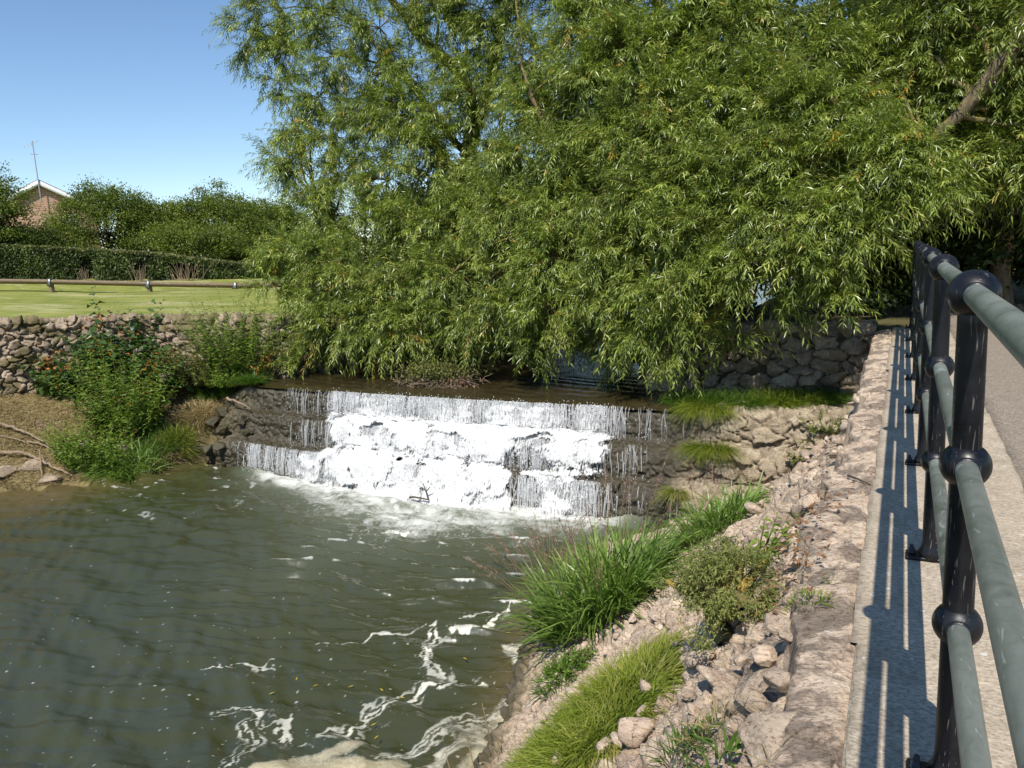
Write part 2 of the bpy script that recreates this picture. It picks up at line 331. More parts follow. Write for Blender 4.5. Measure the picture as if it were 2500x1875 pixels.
def rough_sheet(name, x0, x1, y0, y1, z, st, mat, amp, seed, edge=0):
    xs = np.arange(x0, x1+st/2, st); ys = np.linspace(y0, y1, int((y1-y0)/st)+2); X, Y = np.meshgrid(xs, ys, indexing='ij')
    Zs = z+amp*(fbm(X/.15, Y/.15, seed, 4)-.5)
    if edge:
        wl = edge*(fbm(Y/.12, X*0, seed+3, 3)-.5)*2*ss(x0+.12, x0, X); X = X+wl
        wr = edge*(fbm(Y/.12+30, X*0, seed+5, 3)-.5)*2*ss(x1-.12, x1, X); X = X+wr
    Zs[0] -= .12; Zs[-1] -= .04; X[1] = X[0]; X[-2] = X[-1]
    return mk(name, np.stack([X, Y, Zs], -1), gridf(len(xs), len(ys)), mat, smooth=True)
def kerb_slab(y0, y1, k):
    o = rough_sheet('kerb', -.1+.012*math.sin(k*2.1), .555, y0, y1, 0.0, .02, M_conc, .006, 10+k, .008)
    return tag(o, kind='structure')
yj = [-1.2, .62, 2.45, 4.28, 6.1, 7.95, 9.8, 11.7]
for k in range(7): kerb_slab(yj[k], yj[k+1], k)
tag(rough_sheet('kerb_bed', -.095, .6, -1.2, 11.7, -.010, .1, M_conc, .004, 33), kind='structure')
tag(rough_sheet('footpath', .55, 4.6, -1.2, 18., -.004, .04, M_asph, .012, 40, .02), kind='structure')
# ---- stone bank (rubble revetment) between coping and pool
ys = np.arange(1.2, 10.25, .0125)
s_ = np.linspace(0, 1, 300)
toe = np.interp(ys, [1, 3.2, 4.2, 4.8, 5.7, 6.8, 8.15, 9.0, 9.6, 10.3], [-2.9, -2.55, -2.55, -2.65, -2.9, -3.3, -3.35, -2.7, -2.2, -2.0])
cop = -.29+.075*(fbm(ys/.28, ys*0, 71, 4)-.5)*2+np.interp(ys, [1, 2.4, 3.5, 5.5, 7.5, 11], [.05, .02, -.05, .05, .03, -.02])
pw = np.interp(ys, [1, 5, 7.2, 9.3, 10.3], [.88, .8, .62, .26, .22])
T, _ = np.meshgrid(s_, ys, indexing='ij'); T = T.T   # (ny, ns)
Yb = np.broadcast_to(ys[:, None], T.shape)
xe = toe-.5
T2 = T*1.18
Xb = (cop+.07)[:, None]+(toe-cop-.07)[:, None]*T2
Zb = -.075-(abs(ZP)-.075)*np.where(T2 < 1, np.power(np.clip(T2, 1e-4, 1), pw[:, None]), 1+(T2-1)*1.2)
Zb = Zb+.07*(fbm(Xb/.7, Yb/.7, 77, 3)-.5)*ss(0, .15, T2)
P = np.stack([Xb, Yb, Zb], -1)
arc = np.concatenate([np.zeros((len(ys), 1)), np.cumsum(np.linalg.norm(np.diff(P, axis=1), axis=-1), axis=1)], 1)
h, k, r = stones(arc, Yb, .19, .15, 81, .07, .016, .018, .75, .6)
h2, k2, r2 = stones(arc+3, Yb, .10, .085, 85, .035, .010, .010, .8, .6)
mortar = ss(.46, .62, fbm(arc/.5, Yb/.5, 88, 3))
hh = -.03*ss(.07, 0, T2)+h*(.25+.75*ss(.02, .12, T2))*(1-.4*mortar)+h2*(.35+.65*mortar)*.8+.03*(fbm(arc/.08, Yb/.08, 90, 5, .65)-.5)
z0 = (1-k)*.8
skin('stone_bank', P, hh, M_bank, False, {'rnd': r[..., 3], 'joint': np.clip((1-k)*(1-mortar)+.35*(1-k2)*mortar, 0, 1), 'moss': .8*ss(ZP+.22, ZP+.02, Zb)+0*h, 'wet': .75*ss(ZP+.10, ZP, Zb), 'lichen': ss(.35, .0, T2)})[0]['kind'] = 'structure'
# ---- rough stone coping along the kerb
xs_ = np.linspace(0, 1, 44); ysc = np.arange(-1.2, 11.5, .0125)
copc = np.interp(ysc, ys, cop)
TT, YY = np.meshgrid(xs_, ysc, indexing='ij'); TT = TT.T; YY = YY.T
prof_x = np.interp(TT, [0, .7, .86, 1], [-.108, -.108-.0, -.108, -.108])
XX = -.088+(copc[:, None]-.02+.088)*np.clip(TT/.72, 0, 1)-.07*ss(.72, 1, TT)
ZZ = -.012-.03*np.clip(TT/.72, 0, 1)**2-.42*ss(.70, 1, TT)
P = np.stack([XX, YY, ZZ], -1)
h, k, r = stones(XX*1.0+5, YY, .45, .34, 91, .016, .010, .010, .08, .5)
h = h*ss(0, .12, TT)+.024*(fbm(XX/.10, YY/.035, 95, 5, .7)-.5)*ss(0, .06, TT)-.010
skin('stone_coping', P, h, M_bank, False, {'rnd': r[..., 3]*.7+.3, 'joint': (1-k)*.6, 'moss': 0*h, 'wet': 0*h, 'lichen': .95+0*h})
tag(bpy.data.objects['stone_coping'], 'rough pitted stone coping with dark lichen patches along the concrete edge', 'coping')
# face below the coping above the stepped weir end
# ---- left river bank: dry earth and grass terrace
foot = np.array([[-18.8, 2.0, -1.3], [-17.9, 6.6, -1.2], [-16.6, 9.3, -1.08], [-15.55, 10.75, -1.1], [-14.3, 11.6, -1.1], [-12.9, 11.75, -1.08], [-11.3, 11.75, -1.02]])
edge = np.array([[-17.0, .5, ZP], [-15.6, 4.2, ZP], [-14.3, 6.9, ZP], [-13.5, 7.6, ZP], [-12.9, 8.1, ZP], [-12.3, 8.8, ZP], [-11.95, 9.5, ZP]])
fa, _ = resample(foot, .03); t = np.linspace(0, 1, 420); fa = smooth1(np.stack([np.interp(t, np.linspace(0, 1, len(fa)), fa[:, k]) for k in range(3)], 1), 8)
ea = np.stack([np.interp(t, np.linspace(0, 1, len(edge)), edge[:, k]) for k in range(3)], 1); ea = smooth1(ea, 20)
s_ = np.linspace(0, 1.2, 190)[None, :, None]
P = fa[:, None]*(1-s_)+ea[:, None]*s_
sz = s_[..., 0]; P[..., 2] = fa[:, None, 2]+(ZP-fa[:, None, 2])*np.where(sz < 1, sz**1.25, 1+(sz-1)*1.0)
P[..., 2] += .16*(fbm(P[..., 0]*1.3, P[..., 1]*1.3, 100, 4)-.5)*ss(0, .2, sz)*ss(1.1, .8, sz)
h, k, r = stones(P[..., 0]*1.2, P[..., 1]*1.2, .34, .26, 101, .09, .03, .02, .6, .4)
P[..., 2] -= .55*ss(.93, 1., t)[:, None]*ss(.15, .4, sz)
edgem = ss(.78, .9, sz+.25*(fbm(P[..., 0], P[..., 1], 104, 2)-.5))*ss(.55, .2, t)[:, None]
hh = h*edgem+.03*(fbm(P[..., 0]*12, P[..., 1]*12, 106, 3)-.5)+.07*ss(.7, .85, sz)*(fbm(P[..., 0]*4, P[..., 1]*4, 107, 4)-.5)
m = NT('dry_bank'); n1 = m.noise(2.2, 5, .7); n2 = m.noise(25, 4, .7, stretch=(1, .4, 1))
col = m.mix(m.ramp(n1, [(.35, 0.), (.65, 1.)]), (.16, .12, .055), (.30, .235, .12)); col = m.mix(m.math('MULTIPLY', n2, .6), col, (.14, .12, .04))
col = m.mix(m.attr('rock'), col, m.mix(n1, (.30, .22, .14), (.20, .14, .09)))
M_lbank = m.done(m.bsdf(col, .95, m.bump(n2, .6, .02), .15))
skin('riverbank', P, hh, M_lbank, True, {'rock': edgem*k})[0]['kind'] = 'structure'
LB = P
# ---- dry stone retaining walls
def wall(name, line, su, sv, seed, step, label, wetness=0., mossf=0., amp=.09, flip=False):
    ln = np.array(line, float); p, t = resample(ln, step); p = smooth1(p, int(.25/step))
    tv = np.gradient(p[:, :2], axis=0); tv = tv/np.linalg.norm(tv, axis=1, keepdims=True)
    nv = np.stack([tv[:, 1], -tv[:, 0]], 1)*(-1 if flip else 1)
    hgt = p[:, 2]-p[:, 3]+.12; nz = int(hgt.max()/step); cap = int(.42/step)
    rows = []; vv = []
    for k in range(nz+1):
        f = k/nz; z = p[:, 3]-.12+hgt*f; rows.append(np.stack([p[:, 0]-nv[:, 0]*.06*f, p[:, 1]-nv[:, 1]*.06*f, z], 1)); vv.append(hgt*f)
    for k in range(1, cap+1):
        b = k*step; dn = np.where(b > .36, (b-.36)*3, 0); rows.append(np.stack([p[:, 0]-nv[:, 0]*(.06+b), p[:, 1]-nv[:, 1]*(.06+b), p[:, 2]-dn+0*b], 1)); vv.append(hgt+b)
    P = np.stack(rows, 1); V = np.stack(vv, 1); U = np.broadcast_to(t[:, None], V.shape)
    h, k, r = stones(U, V, su, sv, seed, amp, .016, .016, 1.15, .45)
    topm = ss(.0, .08, V-hgt[:, None])
    h = h*(1-.5*topm)
    mo = mossf*ss(.42, .62, fbm(U/.35, V/.25, seed+9, 3))*(1-topm)
    o, _ = skin(name, P, h, M_stone, flip, {'rnd': r[..., 3], 'joint': (1-k)*1.2, 'moss': mo, 'wet': wetness*ss(.4, .0, V)+0*h, 'lichen': .6+0*h})
    return tag(o, label, 'wall')
wall('retaining_wall', LW, .23, .15, 111, .019, 'long curved dry stone retaining wall holding up the lawn', 0, .75, .13, False)
bpy.data.objects['retaining_wall']['group'] = 'dry stone retaining walls'
RWL = [[-.30, 11.45, .02, -1.0], [-3.3, 11.5, .0, -1.1], [-3.7, 12.0, 0, -1.3], [-3.8, 20, 0, -1.3]]
o = wall('retaining_wall', RWL, .33, .17, 121, .019, 'short shaded dry stone wall at the far end of the footpath edge', 0, .15, .11, True)
o['group'] = 'dry stone retaining walls'
# ---- weir: stepped stone apron
prof = [(12.6, -1.10), (11.4, -1.06), (10.36, -1.0), (10.29, -1.03), (10.26, -1.12), (10.24, -1.40), (10.20, -1.45), (9.98, -1.47), (9.92, -1.51), (9.89, -1.6), (9.87, -1.86), (9.82, -1.91), (9.62, -1.93), (9.56, -1.97), (9.53, -2.06), (9.50, -2.45), (9.45, -2.7)]
pr, pt = resample(prof, .016)
xs = np.arange(-12.3, -.2, .017)
XW, PY = np.meshgrid(xs, pr[:, 0]-10.28, indexing='ij'); _, PZ = np.meshgrid(xs, pr[:, 1], indexing='ij'); _, PT = np.meshgrid(xs, pt, indexing='ij')
cy_ = crest_y(XW)
wob = .07*(fbm(XW*1.1, PZ*3, 131, 3)-.5)*2
YW = cy_+PY+wob*ss(-1.0, -1.5, PZ)
# the dry end on the path side slumps into ledges; the far end turns down too
ZW = PZ+.10*(fbm(XW*1.5, PY*2, 133, 3)-.5)*ss(.02, -.1, PY)
ZW = ZW-.35*ss(-11.2, -12.2, XW)*(1-ss(-2.2, -2.5, PZ))
P = np.stack([XW, YW, ZW], -1)
hA, kA, rA = stones(XW, PT, .27, .13, 135, .075, .02, .014, .9, .65)
hB, kB, rB = stones(XW, PT, .15, .12, 139, .035, .02, .010, .5, .4)
dry = ss(-2.75, -2.35, XW+.3*(fbm(PT*3, XW*2, 141, 3)-.5))
leftd = ss(-10.9, -11.4, XW+.3*(fbm(PT*3, XW*2, 142, 3)-.5))*ss(-2.2, -2.0, PZ)
dr = np.clip(dry+.0*leftd, 0, 1)
h = hA*dr+hB*(1-dr); k = kA*dr+kB*(1-dr); r = rA[..., 3]*dr+rB[..., 3]*(1-dr)
# smooth, algae-covered lip where the river slides over
lip = ss(-.02, .02, PY)*(1-dr)
h = h*(1-.75*lip)-.03*lip
weir_o, WV = skin('weir', P, h, M_weir, True, {'rnd': r, 'joint': (1-k)*1.1, 'moss': np.clip(.6*(1-dr)*ss(.4, .6, fbm(XW*1.2, PT*2, 143, 3))+.55*leftd, 0, 1)*.8, 'wet': (1-dr)*(1-.35*leftd)*.92, 'lichen': .4+0*h})
tag(weir_o, 'mossy stone weir built in three steps across the river', 'weir')
# boulder row on dry ledges etc. come later
# =====================================================================
#                              W A T E R
# =====================================================================
def d_poly(X, Y, pts):
    d = np.full(X.shape, 9e9); tt = np.zeros(X.shape)
    for i in range(len(pts)-1):
        a = pts[i]; b = pts[i+1]; ab = b-a; L = (ab**2).sum()+1e-9
        t = np.clip(((X-a[0])*ab[0]+(Y-a[1])*ab[1])/L, 0, 1); e = np.hypot(X-a[0]-t*ab[0], Y-a[1]-t*ab[1])
        m_ = e < d; d = np.where(m_, e, d); tt = np.where(m_, i+t, tt)
    return d, tt
def gline(a, b, s0, s1):
    out = [a]; s = s0
    while out[-1] < b: out.append(out[-1]+s); s = s0+(s1-s0)*(out[-1]-a)/(b-a)
    return np.array(out)
ysw = np.concatenate([np.arange(-6, 2.2, .15), gline(2.2, 9.75, .0105, .021)])
xsw = np.concatenate([np.arange(-22, -13, .1), np.arange(-13, -8, .022), np.arange(-8, -1.9, .0145)])
X, Y = np.meshgrid(xsw, ysw, indexing='ij')
toe_y = 9.50+.0125*np.clip(-5-X, 0, 9)**2
dy = toe_y-Y                                        # distance downstream of the fall
rng = np.random.default_rng(12)
# flow strongest at the middle of the weir
jet = np.exp(-((X+6.3)/2.0)**2)
turb = np.exp(-np.clip(dy, 0, 9)/(.7+1.1*jet))
Zw = np.zeros(X.shape)
wx = X+.25*(fbm(X*.8, Y*.8, 150, 2)-.5); wy = Y+.25*(fbm(X*.8+5, Y*.8, 152, 2)-.5)
# ripple train spreading to the near right, crests roughly along x
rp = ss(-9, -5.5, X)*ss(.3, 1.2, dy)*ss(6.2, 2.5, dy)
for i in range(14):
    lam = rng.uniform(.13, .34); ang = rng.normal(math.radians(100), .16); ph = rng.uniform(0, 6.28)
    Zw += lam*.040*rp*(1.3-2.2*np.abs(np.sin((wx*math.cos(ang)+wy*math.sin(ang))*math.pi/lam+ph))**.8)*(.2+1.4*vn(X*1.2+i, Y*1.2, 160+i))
for i in range(16):
    lam = rng.uniform(.10, .7); ang = rng.uniform(math.radians(20), math.radians(120)); ph = rng.uniform(0, 6.28)
    Zw += lam*.0165*(1-.5*rp)*np.sin((wx*math.cos(ang)+wy*math.sin(ang))*2*math.pi/lam+ph)*(.3+1.4*vn(X*.7+i, Y*.7, 180+i))
crest = ss(.5, 1.7, Zw/(np.std(Zw[rp > .5])+1e-6))*rp*ss(.35, .6, vn(X*4, Y*9, 291))  # ripple crest streaks: bright sky reflection painted into the colour as white foam
Zw += .05*turb*(fbm(X*7, Y*9, 200, 4)-.5)*ss(-11.2, -9, X)+.02*np.exp(-np.clip(dy, 0, 9)/2.2)*(fbm(X*12, Y*16, 205, 3)-.5)
Zw += .006*(fbm(X*9, Y*14, 207, 3)-.5)
# foam
W2 = lambda *q: np.array([at(u, v, z=ZP)[:2] for u, v in q])
n_a = fbm(X*3.3, Y*3.3, 210, 4); n_b = fbm(X*3.3+20, Y*3.3, 214, 4)
xw = X+.42*(n_a-.5)+.10*(fbm(X*14, Y*14, 216, 3)-.5); yw = Y+.42*(n_b-.5)+.10*(fbm(X*14+9, Y*14, 217, 3)-.5)
foam = np.zeros(X.shape); cream = np.zeros(X.shape)
def streak(pts, wd, marb=1., cr=.3, warp=1.):
    global foam, cream
    p = W2(*pts); d, t_ = d_poly(X+(xw-X)*warp, Y+(yw-Y)*warp, p)
    wv = wd*(.45+.9*vn(t_*1.7, t_*0, int(wd*997)))
    wv = wv*1.35; f = ss(wv*1.35, wv*.35, d)
    mb = .5+.5*np.sin(d/(.017+.02*vn(X*2, Y*2, 231))*2.2+7*n_a+3*n_b); f2 = f*(1-marb*ss(.45, .62, mb))
    foam = np.maximum(foam, f2*(.62+.5*vn(X*5, Y*5, 233)*(1-cr*.3))); cream = np.maximum(cream, f*cr)
streak([(1090, 1325), (1010, 1345), (940, 1368), (905, 1402), (915, 1440)], .085, .9)
streak([(915, 1440), (960, 1455), (985, 1470), (960, 1485), (900, 1492), (850, 1525), (800, 1545)], .085, .75)
streak([(905, 1402), (935, 1430), (985, 1465), (1030, 1475)], .05, .9)
streak([(800, 1545), (760, 1572), (730, 1600), (770, 1600)], .06, .8)
streak([(478, 1538), (525, 1520), (548, 1550), (585, 1572), (600, 1600), (610, 1612)], .055, .85)
streak([(548, 1550), (540, 1600), (520, 1640), (505, 1680)], .07, .95)
streak([(600, 1600), (640, 1612), (690, 1600)], .035, .8)
streak([(640, 1640), (700, 1637), (760, 1620), (800, 1598)], .05, .1, .9, .25)
streak([(560, 1668), (650, 1658), (760, 1662), (860, 1668)], .07, .1, 1., .25)
streak([(820, 1655), (880, 1620), (960, 1585), (1040, 1545), (1110, 1520)], .075, .55, .4)
streak([(940, 1660), (1000, 1610), (1060, 1560), (1160, 1500)], .07, .3, .6)
streak([(1035, 1680), (1060, 1600), (1110, 1545), (1190, 1500)], .16, .05, .9, .3)
streak([(1180, 1495), (1150, 1440), (1110, 1400), (1085, 1390)], .10, .2, .5, .5)
streak([(430, 1442), (500, 1432), (600, 1440)], .022, 1., .3, 1.5)
streak([(1085, 1310), (900, 1350), (700, 1380)], .02, .8)
# round bubbles
f1, f2, r, du, dv = cells(X, Y, .105, .105, 240, .95)
rad = .006+.014*r[..., 0]**3
near = np.exp(-((X+3.6)/2.3)**2)*ss(6.5, 4.2, Y)+.22*ss(7.5, 3.5, Y)+.10
foam = np.maximum(foam, ss(rad, rad*.6, f1)*(r[..., 1] < near*.42)*.7)
# aerated water below the fall
mainx = ss(-10.6, -9.6, X)*ss(-2.9, -3.7, X)
reach = (.65+1.5*jet)*(.7+.6*fbm(X*1.3, Y*.6, 250, 3))
core = ss(reach*1.1, reach*.25, dy)*mainx
lace = ss(.50, .60, fbm(X*9+2*n_a, Y*15, 252, 4, .6))
lace2 = 1-ss(.0, .10, np.abs(fbm(X*5, Y*9, 256, 4)-.5)/np.clip(.25*ss(2.9, .3, dy/(.5+jet)), .02, 1))
tex = fbm(X*6+2*n_a, Y*10, 258, 5, .65); foam = np.maximum(foam, core*np.clip(.35+1.5*(tex-.28)+.5*ss(.5, .1, dy), 0, 1)); foam = np.maximum(foam, .75*lace2*ss(3.2, .6, dy/(.4+jet))*mainx*.9)
patch = ss(.60, .66, fbm(X*2.2, Y*5, 262, 5, .6))*ss(-13.6, -12, X)*ss(-8, -10, X)*ss(6, 8, Y); foam = np.maximum(foam, patch*.7*lace)
foam = np.clip(np.maximum(foam, crest*.9), 0, 1)  # painted sky reflections on the ripples share the foam mask
m = NT('pool_water')
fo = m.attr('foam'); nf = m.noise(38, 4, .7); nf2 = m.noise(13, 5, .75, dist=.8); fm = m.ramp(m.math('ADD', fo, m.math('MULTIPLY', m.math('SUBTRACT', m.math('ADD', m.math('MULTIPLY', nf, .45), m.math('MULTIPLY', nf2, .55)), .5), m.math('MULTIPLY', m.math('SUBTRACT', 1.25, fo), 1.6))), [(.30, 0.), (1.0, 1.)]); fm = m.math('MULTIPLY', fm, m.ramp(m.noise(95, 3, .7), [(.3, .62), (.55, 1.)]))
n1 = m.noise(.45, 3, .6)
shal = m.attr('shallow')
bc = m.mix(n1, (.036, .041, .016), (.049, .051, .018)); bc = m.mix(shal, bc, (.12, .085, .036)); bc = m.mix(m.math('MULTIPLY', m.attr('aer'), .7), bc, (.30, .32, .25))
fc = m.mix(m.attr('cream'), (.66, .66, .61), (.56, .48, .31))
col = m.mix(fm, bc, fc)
wv = m.noise(14, 4, .6, stretch=(1, 1.6, 1)); wv2 = m.noise(60, 3, .6, stretch=(1, 1.8, 1))
hb = m.math('ADD', wv, m.math('MULTIPLY', wv2, .22))
M_pool = m.done(m.bsdf(col, m.math('MULTIPLY_ADD', fm, .6, .03), m.bump(hb, .34, .03), .5, 0., **{'IOR': 1.6}))
aer = np.clip(np.exp(-np.clip(dy, 0, 9)/(.35+.8*jet))*ss(-11.2, -9.4, X)*ss(-2.7, -3.6, X)*(.6+.8*fbm(X*2, Y*3, 280, 4)), 0, 1)
shallow = ss(-10.8, -13.2, X)*ss(5.5, 8, Y)*.8+ss(.7, .05, X-np.interp(Y, ys, toe)+.7)*0
shallow = np.clip(shallow+.6*ss(.55, .0, np.interp(Y, ys, toe)-X), 0, 1)
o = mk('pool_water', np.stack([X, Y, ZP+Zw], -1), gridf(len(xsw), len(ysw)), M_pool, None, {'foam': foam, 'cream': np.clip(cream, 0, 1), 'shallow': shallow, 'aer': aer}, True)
tag(o, kind='structure')
# upstream river
ysu = np.concatenate([gline(0, 2.2, .02, .03), np.arange(2.25, 40, .25)]); xsu = np.arange(-11.2, -2.3, .03)
X, DY = np.meshgrid(xsu, ysu, indexing='ij'); Y = crest_y(X)-.03+DY
Zr = ZU+.0-.05*ss(.28, -.02, DY)+.004*np.sin((X*.3+Y)*2*math.pi/.3+6*fbm(X, Y, 270, 2))*ss(0, .4, DY)+.018*(fbm(X*5, Y*7, 271, 3)-.5)*ss(3, .5, DY)
m = NT('river_water'); wv = m.noise(9, 4, .6, stretch=(1.8, 1, 1)); n1 = m.noise(16, 5, .7, stretch=(1.2, .4, 1))
M_river = m.done(m.bsdf(m.mix(n1, (.015, .013, .006), (.06, .045, .018)), .07, m.bump(wv, .22, .04), .5, 0., IOR=1.333))
tag(mk('river_water', np.stack([X, Y, Zr], -1), gridf(len(xsu), len(ysu)), M_river, smooth=True), kind='structure')
# ---- the waterfall: strands, broken sheets and spray on each of the three steps
m = NT('falling_water'); n1 = m.noise(30, 3, .6, stretch=(1, 1, .25))
gl = m.n('ShaderNodeBsdfPrincipled', {'Base Color': (.86, .86, .85, 1), 'Roughness': .2, 'Specular IOR Level': .6})
tr = m.n('ShaderNodeBsdfTransparent'); tl = m.n('ShaderNodeBsdfTranslucent', {'Color': (.95, .97, 1, 1)})
mm = m.n('ShaderNodeMixShader', {0: .35, 1: gl, 2: tl})
M_fall = m.done(m.n('ShaderNodeMixShader', {0: m.math('MULTIPLY_ADD', m.attr('rnd'), .75, .2, clamp=True), 1: tr, 2: mm}))
fall = empty('waterfall', (-6.2, 9.9, -2.35), 'white water tumbling over the three weir steps into the pool', 'waterfall')
def fall_step(zt, zb, yoff, xa, xb, dens, n, seed, out=.10, white=.5):
    rng = np.random.default_rng(seed); A = Acc()
    x = xa+(xb-xa)*rng.random(n*4); keep = rng.random(n*4) < dens(x)*(.12+1.5*vn(x*9, x*0, seed)**1.5*(.5+vn(x*37, x*0, seed+4))); x = x[keep][:n]; n = len(x)
    y0 = crest_y(x)+yoff; K = 9; t = np.linspace(0, 1, K)[None]
    t0 = np.where(rng.random(n) < .55, 0, rng.random(n)*.6)[:, None]; t1 = np.where(rng.random(n) < .6, 1, t0[:, 0]+(1-t0[:, 0])*rng.random(n))[:, None]
    tt = t0+(t1-t0)*t
    thr = (out*rng.uniform(.3, 1.3, n))[:, None]
    px = x[:, None]+(rng.normal(0, .025, n)[:, None]*tt)+.010*np.sin(tt*rng.uniform(2, 9, n)[:, None]+rng.uniform(0, 6, n)[:, None])+rng.normal(0, .02, n)[:, None]*tt
    py = y0[:, None]-thr*np.sqrt(tt+.02)-rng.normal(0, .012, (n, 1))-rng.normal(0, .003, (n, K)); pz = zt+.01-(zt-zb)*tt**1.35
    rr = (.0015+.0065*rng.random(n)**1.7)[:, None]*(.6+.9*np.sin(np.pi*np.clip(tt, .05, .97)))*rng.uniform(.75, 1.25, (n, K))
    tubes(A, np.stack([px, py, pz], -1), rr, 4, (rng.random(n)*white+(1-white)*.25)*np.clip(.35+dens(x), .3, 1))
    # drops
    nd = int(n*2.2); xi = x[rng.integers(0, n, nd)]+rng.normal(0, .05, nd); t = rng.random(nd)
    c = np.stack([xi, crest_y(xi)+yoff-out*np.sqrt(t)*1.3-rng.random(nd)**2*.16, zt-(zt-zb)*t+rng.normal(0, .03, nd)+.02], 1); s = rng.uniform(.003, .009, nd)[:, None, None]
    V = c[:, None]+s*np.array([[1, 0, 0], [-1, 0, 0], [0, 1, 0], [0, -1, 0], [0, 0, 1.8], [0, 0, -1.4]]); f = np.array([[0, 2, 4], [2, 1, 4], [1, 3, 4], [3, 0, 4], [2, 0, 5], [1, 2, 5], [3, 1, 5], [0, 3, 5]])
    A.add(V, (np.arange(nd)[:, None, None]*6+f).reshape(-1, 3), np.repeat(.4+.6*rng.random(nd), 6))
    A.build('water_tier', M_fall, fall, True)
g = lambda x, a, b, s: ss(a-s, a+s, x)*ss(b+s, b-s, x)
fall_step(-.985, -1.44, -.02, -10.4, -2.5, lambda x: .95*g(x, -8.8, -3.65, .3)+.06*g(x, -9.9, -2.9, .3), 3500, 301, .11, .75)
fall_step(-1.44, -1.9, -.38, -9.6, -2.7, lambda x: .9*g(x, -8.5, -4.0, .4)*(1-.9*np.exp(-((x+5.0)/.3)**2))+.07*g(x, -9.6, -3.2, .3), 3300, 302, .13, .8)
fall_step(-1.9, -2.36, -.74, -10.9, -2.5, lambda x: .9*g(x, -8.8, -4.2, .6)*(1-.93*np.exp(-((x+4.75)/.28)**2))+.3*g(x, -10.6, -3.6, .2)+.03, 3400, 303, .12, .8)
# frothing sheet that hugs the lower steps
m = NT('froth'); al = m.attr('cover')
nz = m.noise(28, 5, .68, stretch=(1.5, .6, .2), dist=.35); nz2 = m.noise(80, 3, .6, stretch=(1, .6, .25))
v = m.math('ADD', m.math('MULTIPLY', nz, .75), m.math('MULTIPLY', nz2, .25))
msk = m.ramp(m.math('ADD', v, m.math('MULTIPLY_ADD', al, 1.0, -.5)), [(.46, 0.), (.56, 1.)])
pb = m.bsdf((.66, .66, .65), .5, m.bump(v, .8, .035), .4)
M_froth = m.done(m.n('ShaderNodeMixShader', {0: msk, 1: m.n('ShaderNodeBsdfTransparent'), 2: pb}))
fp = [(10.27, -1.0, 0), (10.17, -1.10, .1), (10.12, -1.34, .35), (10.05, -1.42, .9), (9.92, -1.47, 1), (9.80, -1.60, 1), (9.72, -1.82, 1), (9.62, -1.90, 1), (9.52, -1.96, 1), (9.44, -2.08, 1), (9.36, -2.30, 1), (9.30, -2.46, .9)]
def froth(seed, off, gain):
    pr_, pt_ = resample(fp, .022); xs = np.arange(-10.8, -3.0, .024)
    XX, YY = np.meshgrid(xs, pr_[:, 0]-10.28, indexing='ij'); ZZ = np.broadcast_to(pr_[:, 1], XX.shape); cvr = np.broadcast_to(pr_[:, 2], XX.shape); TT = np.broadcast_to(pt_, XX.shape)
    P = np.stack([XX, crest_y(XX)+YY-.012*seed+.09*(fbm(XX*2.2, TT*1.5, 330+seed, 3)-.5)*ss(-1.3, -1.5, ZZ), ZZ+.012+.13*(fbm(XX*1.8, TT*.6, 333+seed, 3)-.5)*ss(-1.35, -1.5, ZZ)], -1)
    tier2 = ss(-1.44, -1.5, ZZ); tier3 = ss(-1.9, -1.97, ZZ)
    en = 1.3*(fbm(XX*1.1, TT*3, 318+seed, 3)-.5); xm = g(XX+en, -8.5, -3.8, .9)*(1-tier3)+g(XX+en, -8.6, -4.3, 1.1)*tier3
    cov = cvr*xm*(.69+1.35*(fbm(XX*2.6, TT*3.6, 310+seed, 5, .6)-.5)*2)*gain
    cov = cov+tier3*.28*g(XX, -10.4, -3.6, .2)+(1-tier2)*.36*g(XX, -8.8, -3.6, .1)*(.5+fbm(XX*4, TT*0, 316, 2))*ss(-1.0, -1.1, ZZ)
    cov = cov*(1-.75*tier3*np.exp(-((XX+4.75)/.28)**2)-.45*tier3*np.exp(-((XX+8.35)/.22)**2)-.5*tier2*(1-tier3)*np.exp(-((XX+5.0)/.3)**2))
    h = off+.14*(fbm(XX*9, TT*2.6, 312+seed, 5, .6)-.35)*np.clip(cov+.2, 0, 1)
    skin('froth_sheet', P, h, M_froth, True, {'cover': np.clip(cov, 0, 1)}, parent=fall)
froth(0, .03, 1.0); froth(1, .07, .78)
# =====================================================================
#                            R A I L I N G
# =====================================================================
m = NT('black_paint'); n1 = m.noise(7, 5, .7); n2 = m.noise(60, 3, .8)
col = m.mix(m.ramp(n1, [(.4, 0.), (.75, 1.)]), (.004, .005, .007), (.014, .014, .017)); col = m.mix(m.ramp(n2, [(.735, 0.), (.76, 1.)]), col, (.3, .3, .3))
sc1 = m.noise(5, 2, .5, stretch=(14, 14, 1.2), dist=2.5); col = m.mix(m.math('MULTIPLY', m.ramp(sc1, [(.66, 0.), (.69, 1.)]), .35), col, (.28, .25, .23))
M_black = m.done(m.bsdf(col, m.ramp(n1, [(.3, .2), (.7, .5)]), m.bump(n1, .12, .004), .35))
m = NT('galvanised'); n1 = m.noise(9, 5, .7, stretch=(1, .6, 1)); v1 = m.n('ShaderNodeTexVoronoi', {'Vector': m.n('ShaderNodeMapping', {'Vector': m.pos(), 'Scale': (1.6, 1., 1.6)}).outputs[0], 'Scale': 45.})
col = m.mix(m.ramp(n1, [(.3, 0.), (.7, 1.)]), (.15, .172, .14), (.28, .30, .265)); col = m.mix(m.math('MULTIPLY', v1.outputs['Color'], .22), col, (.38, .41, .38))
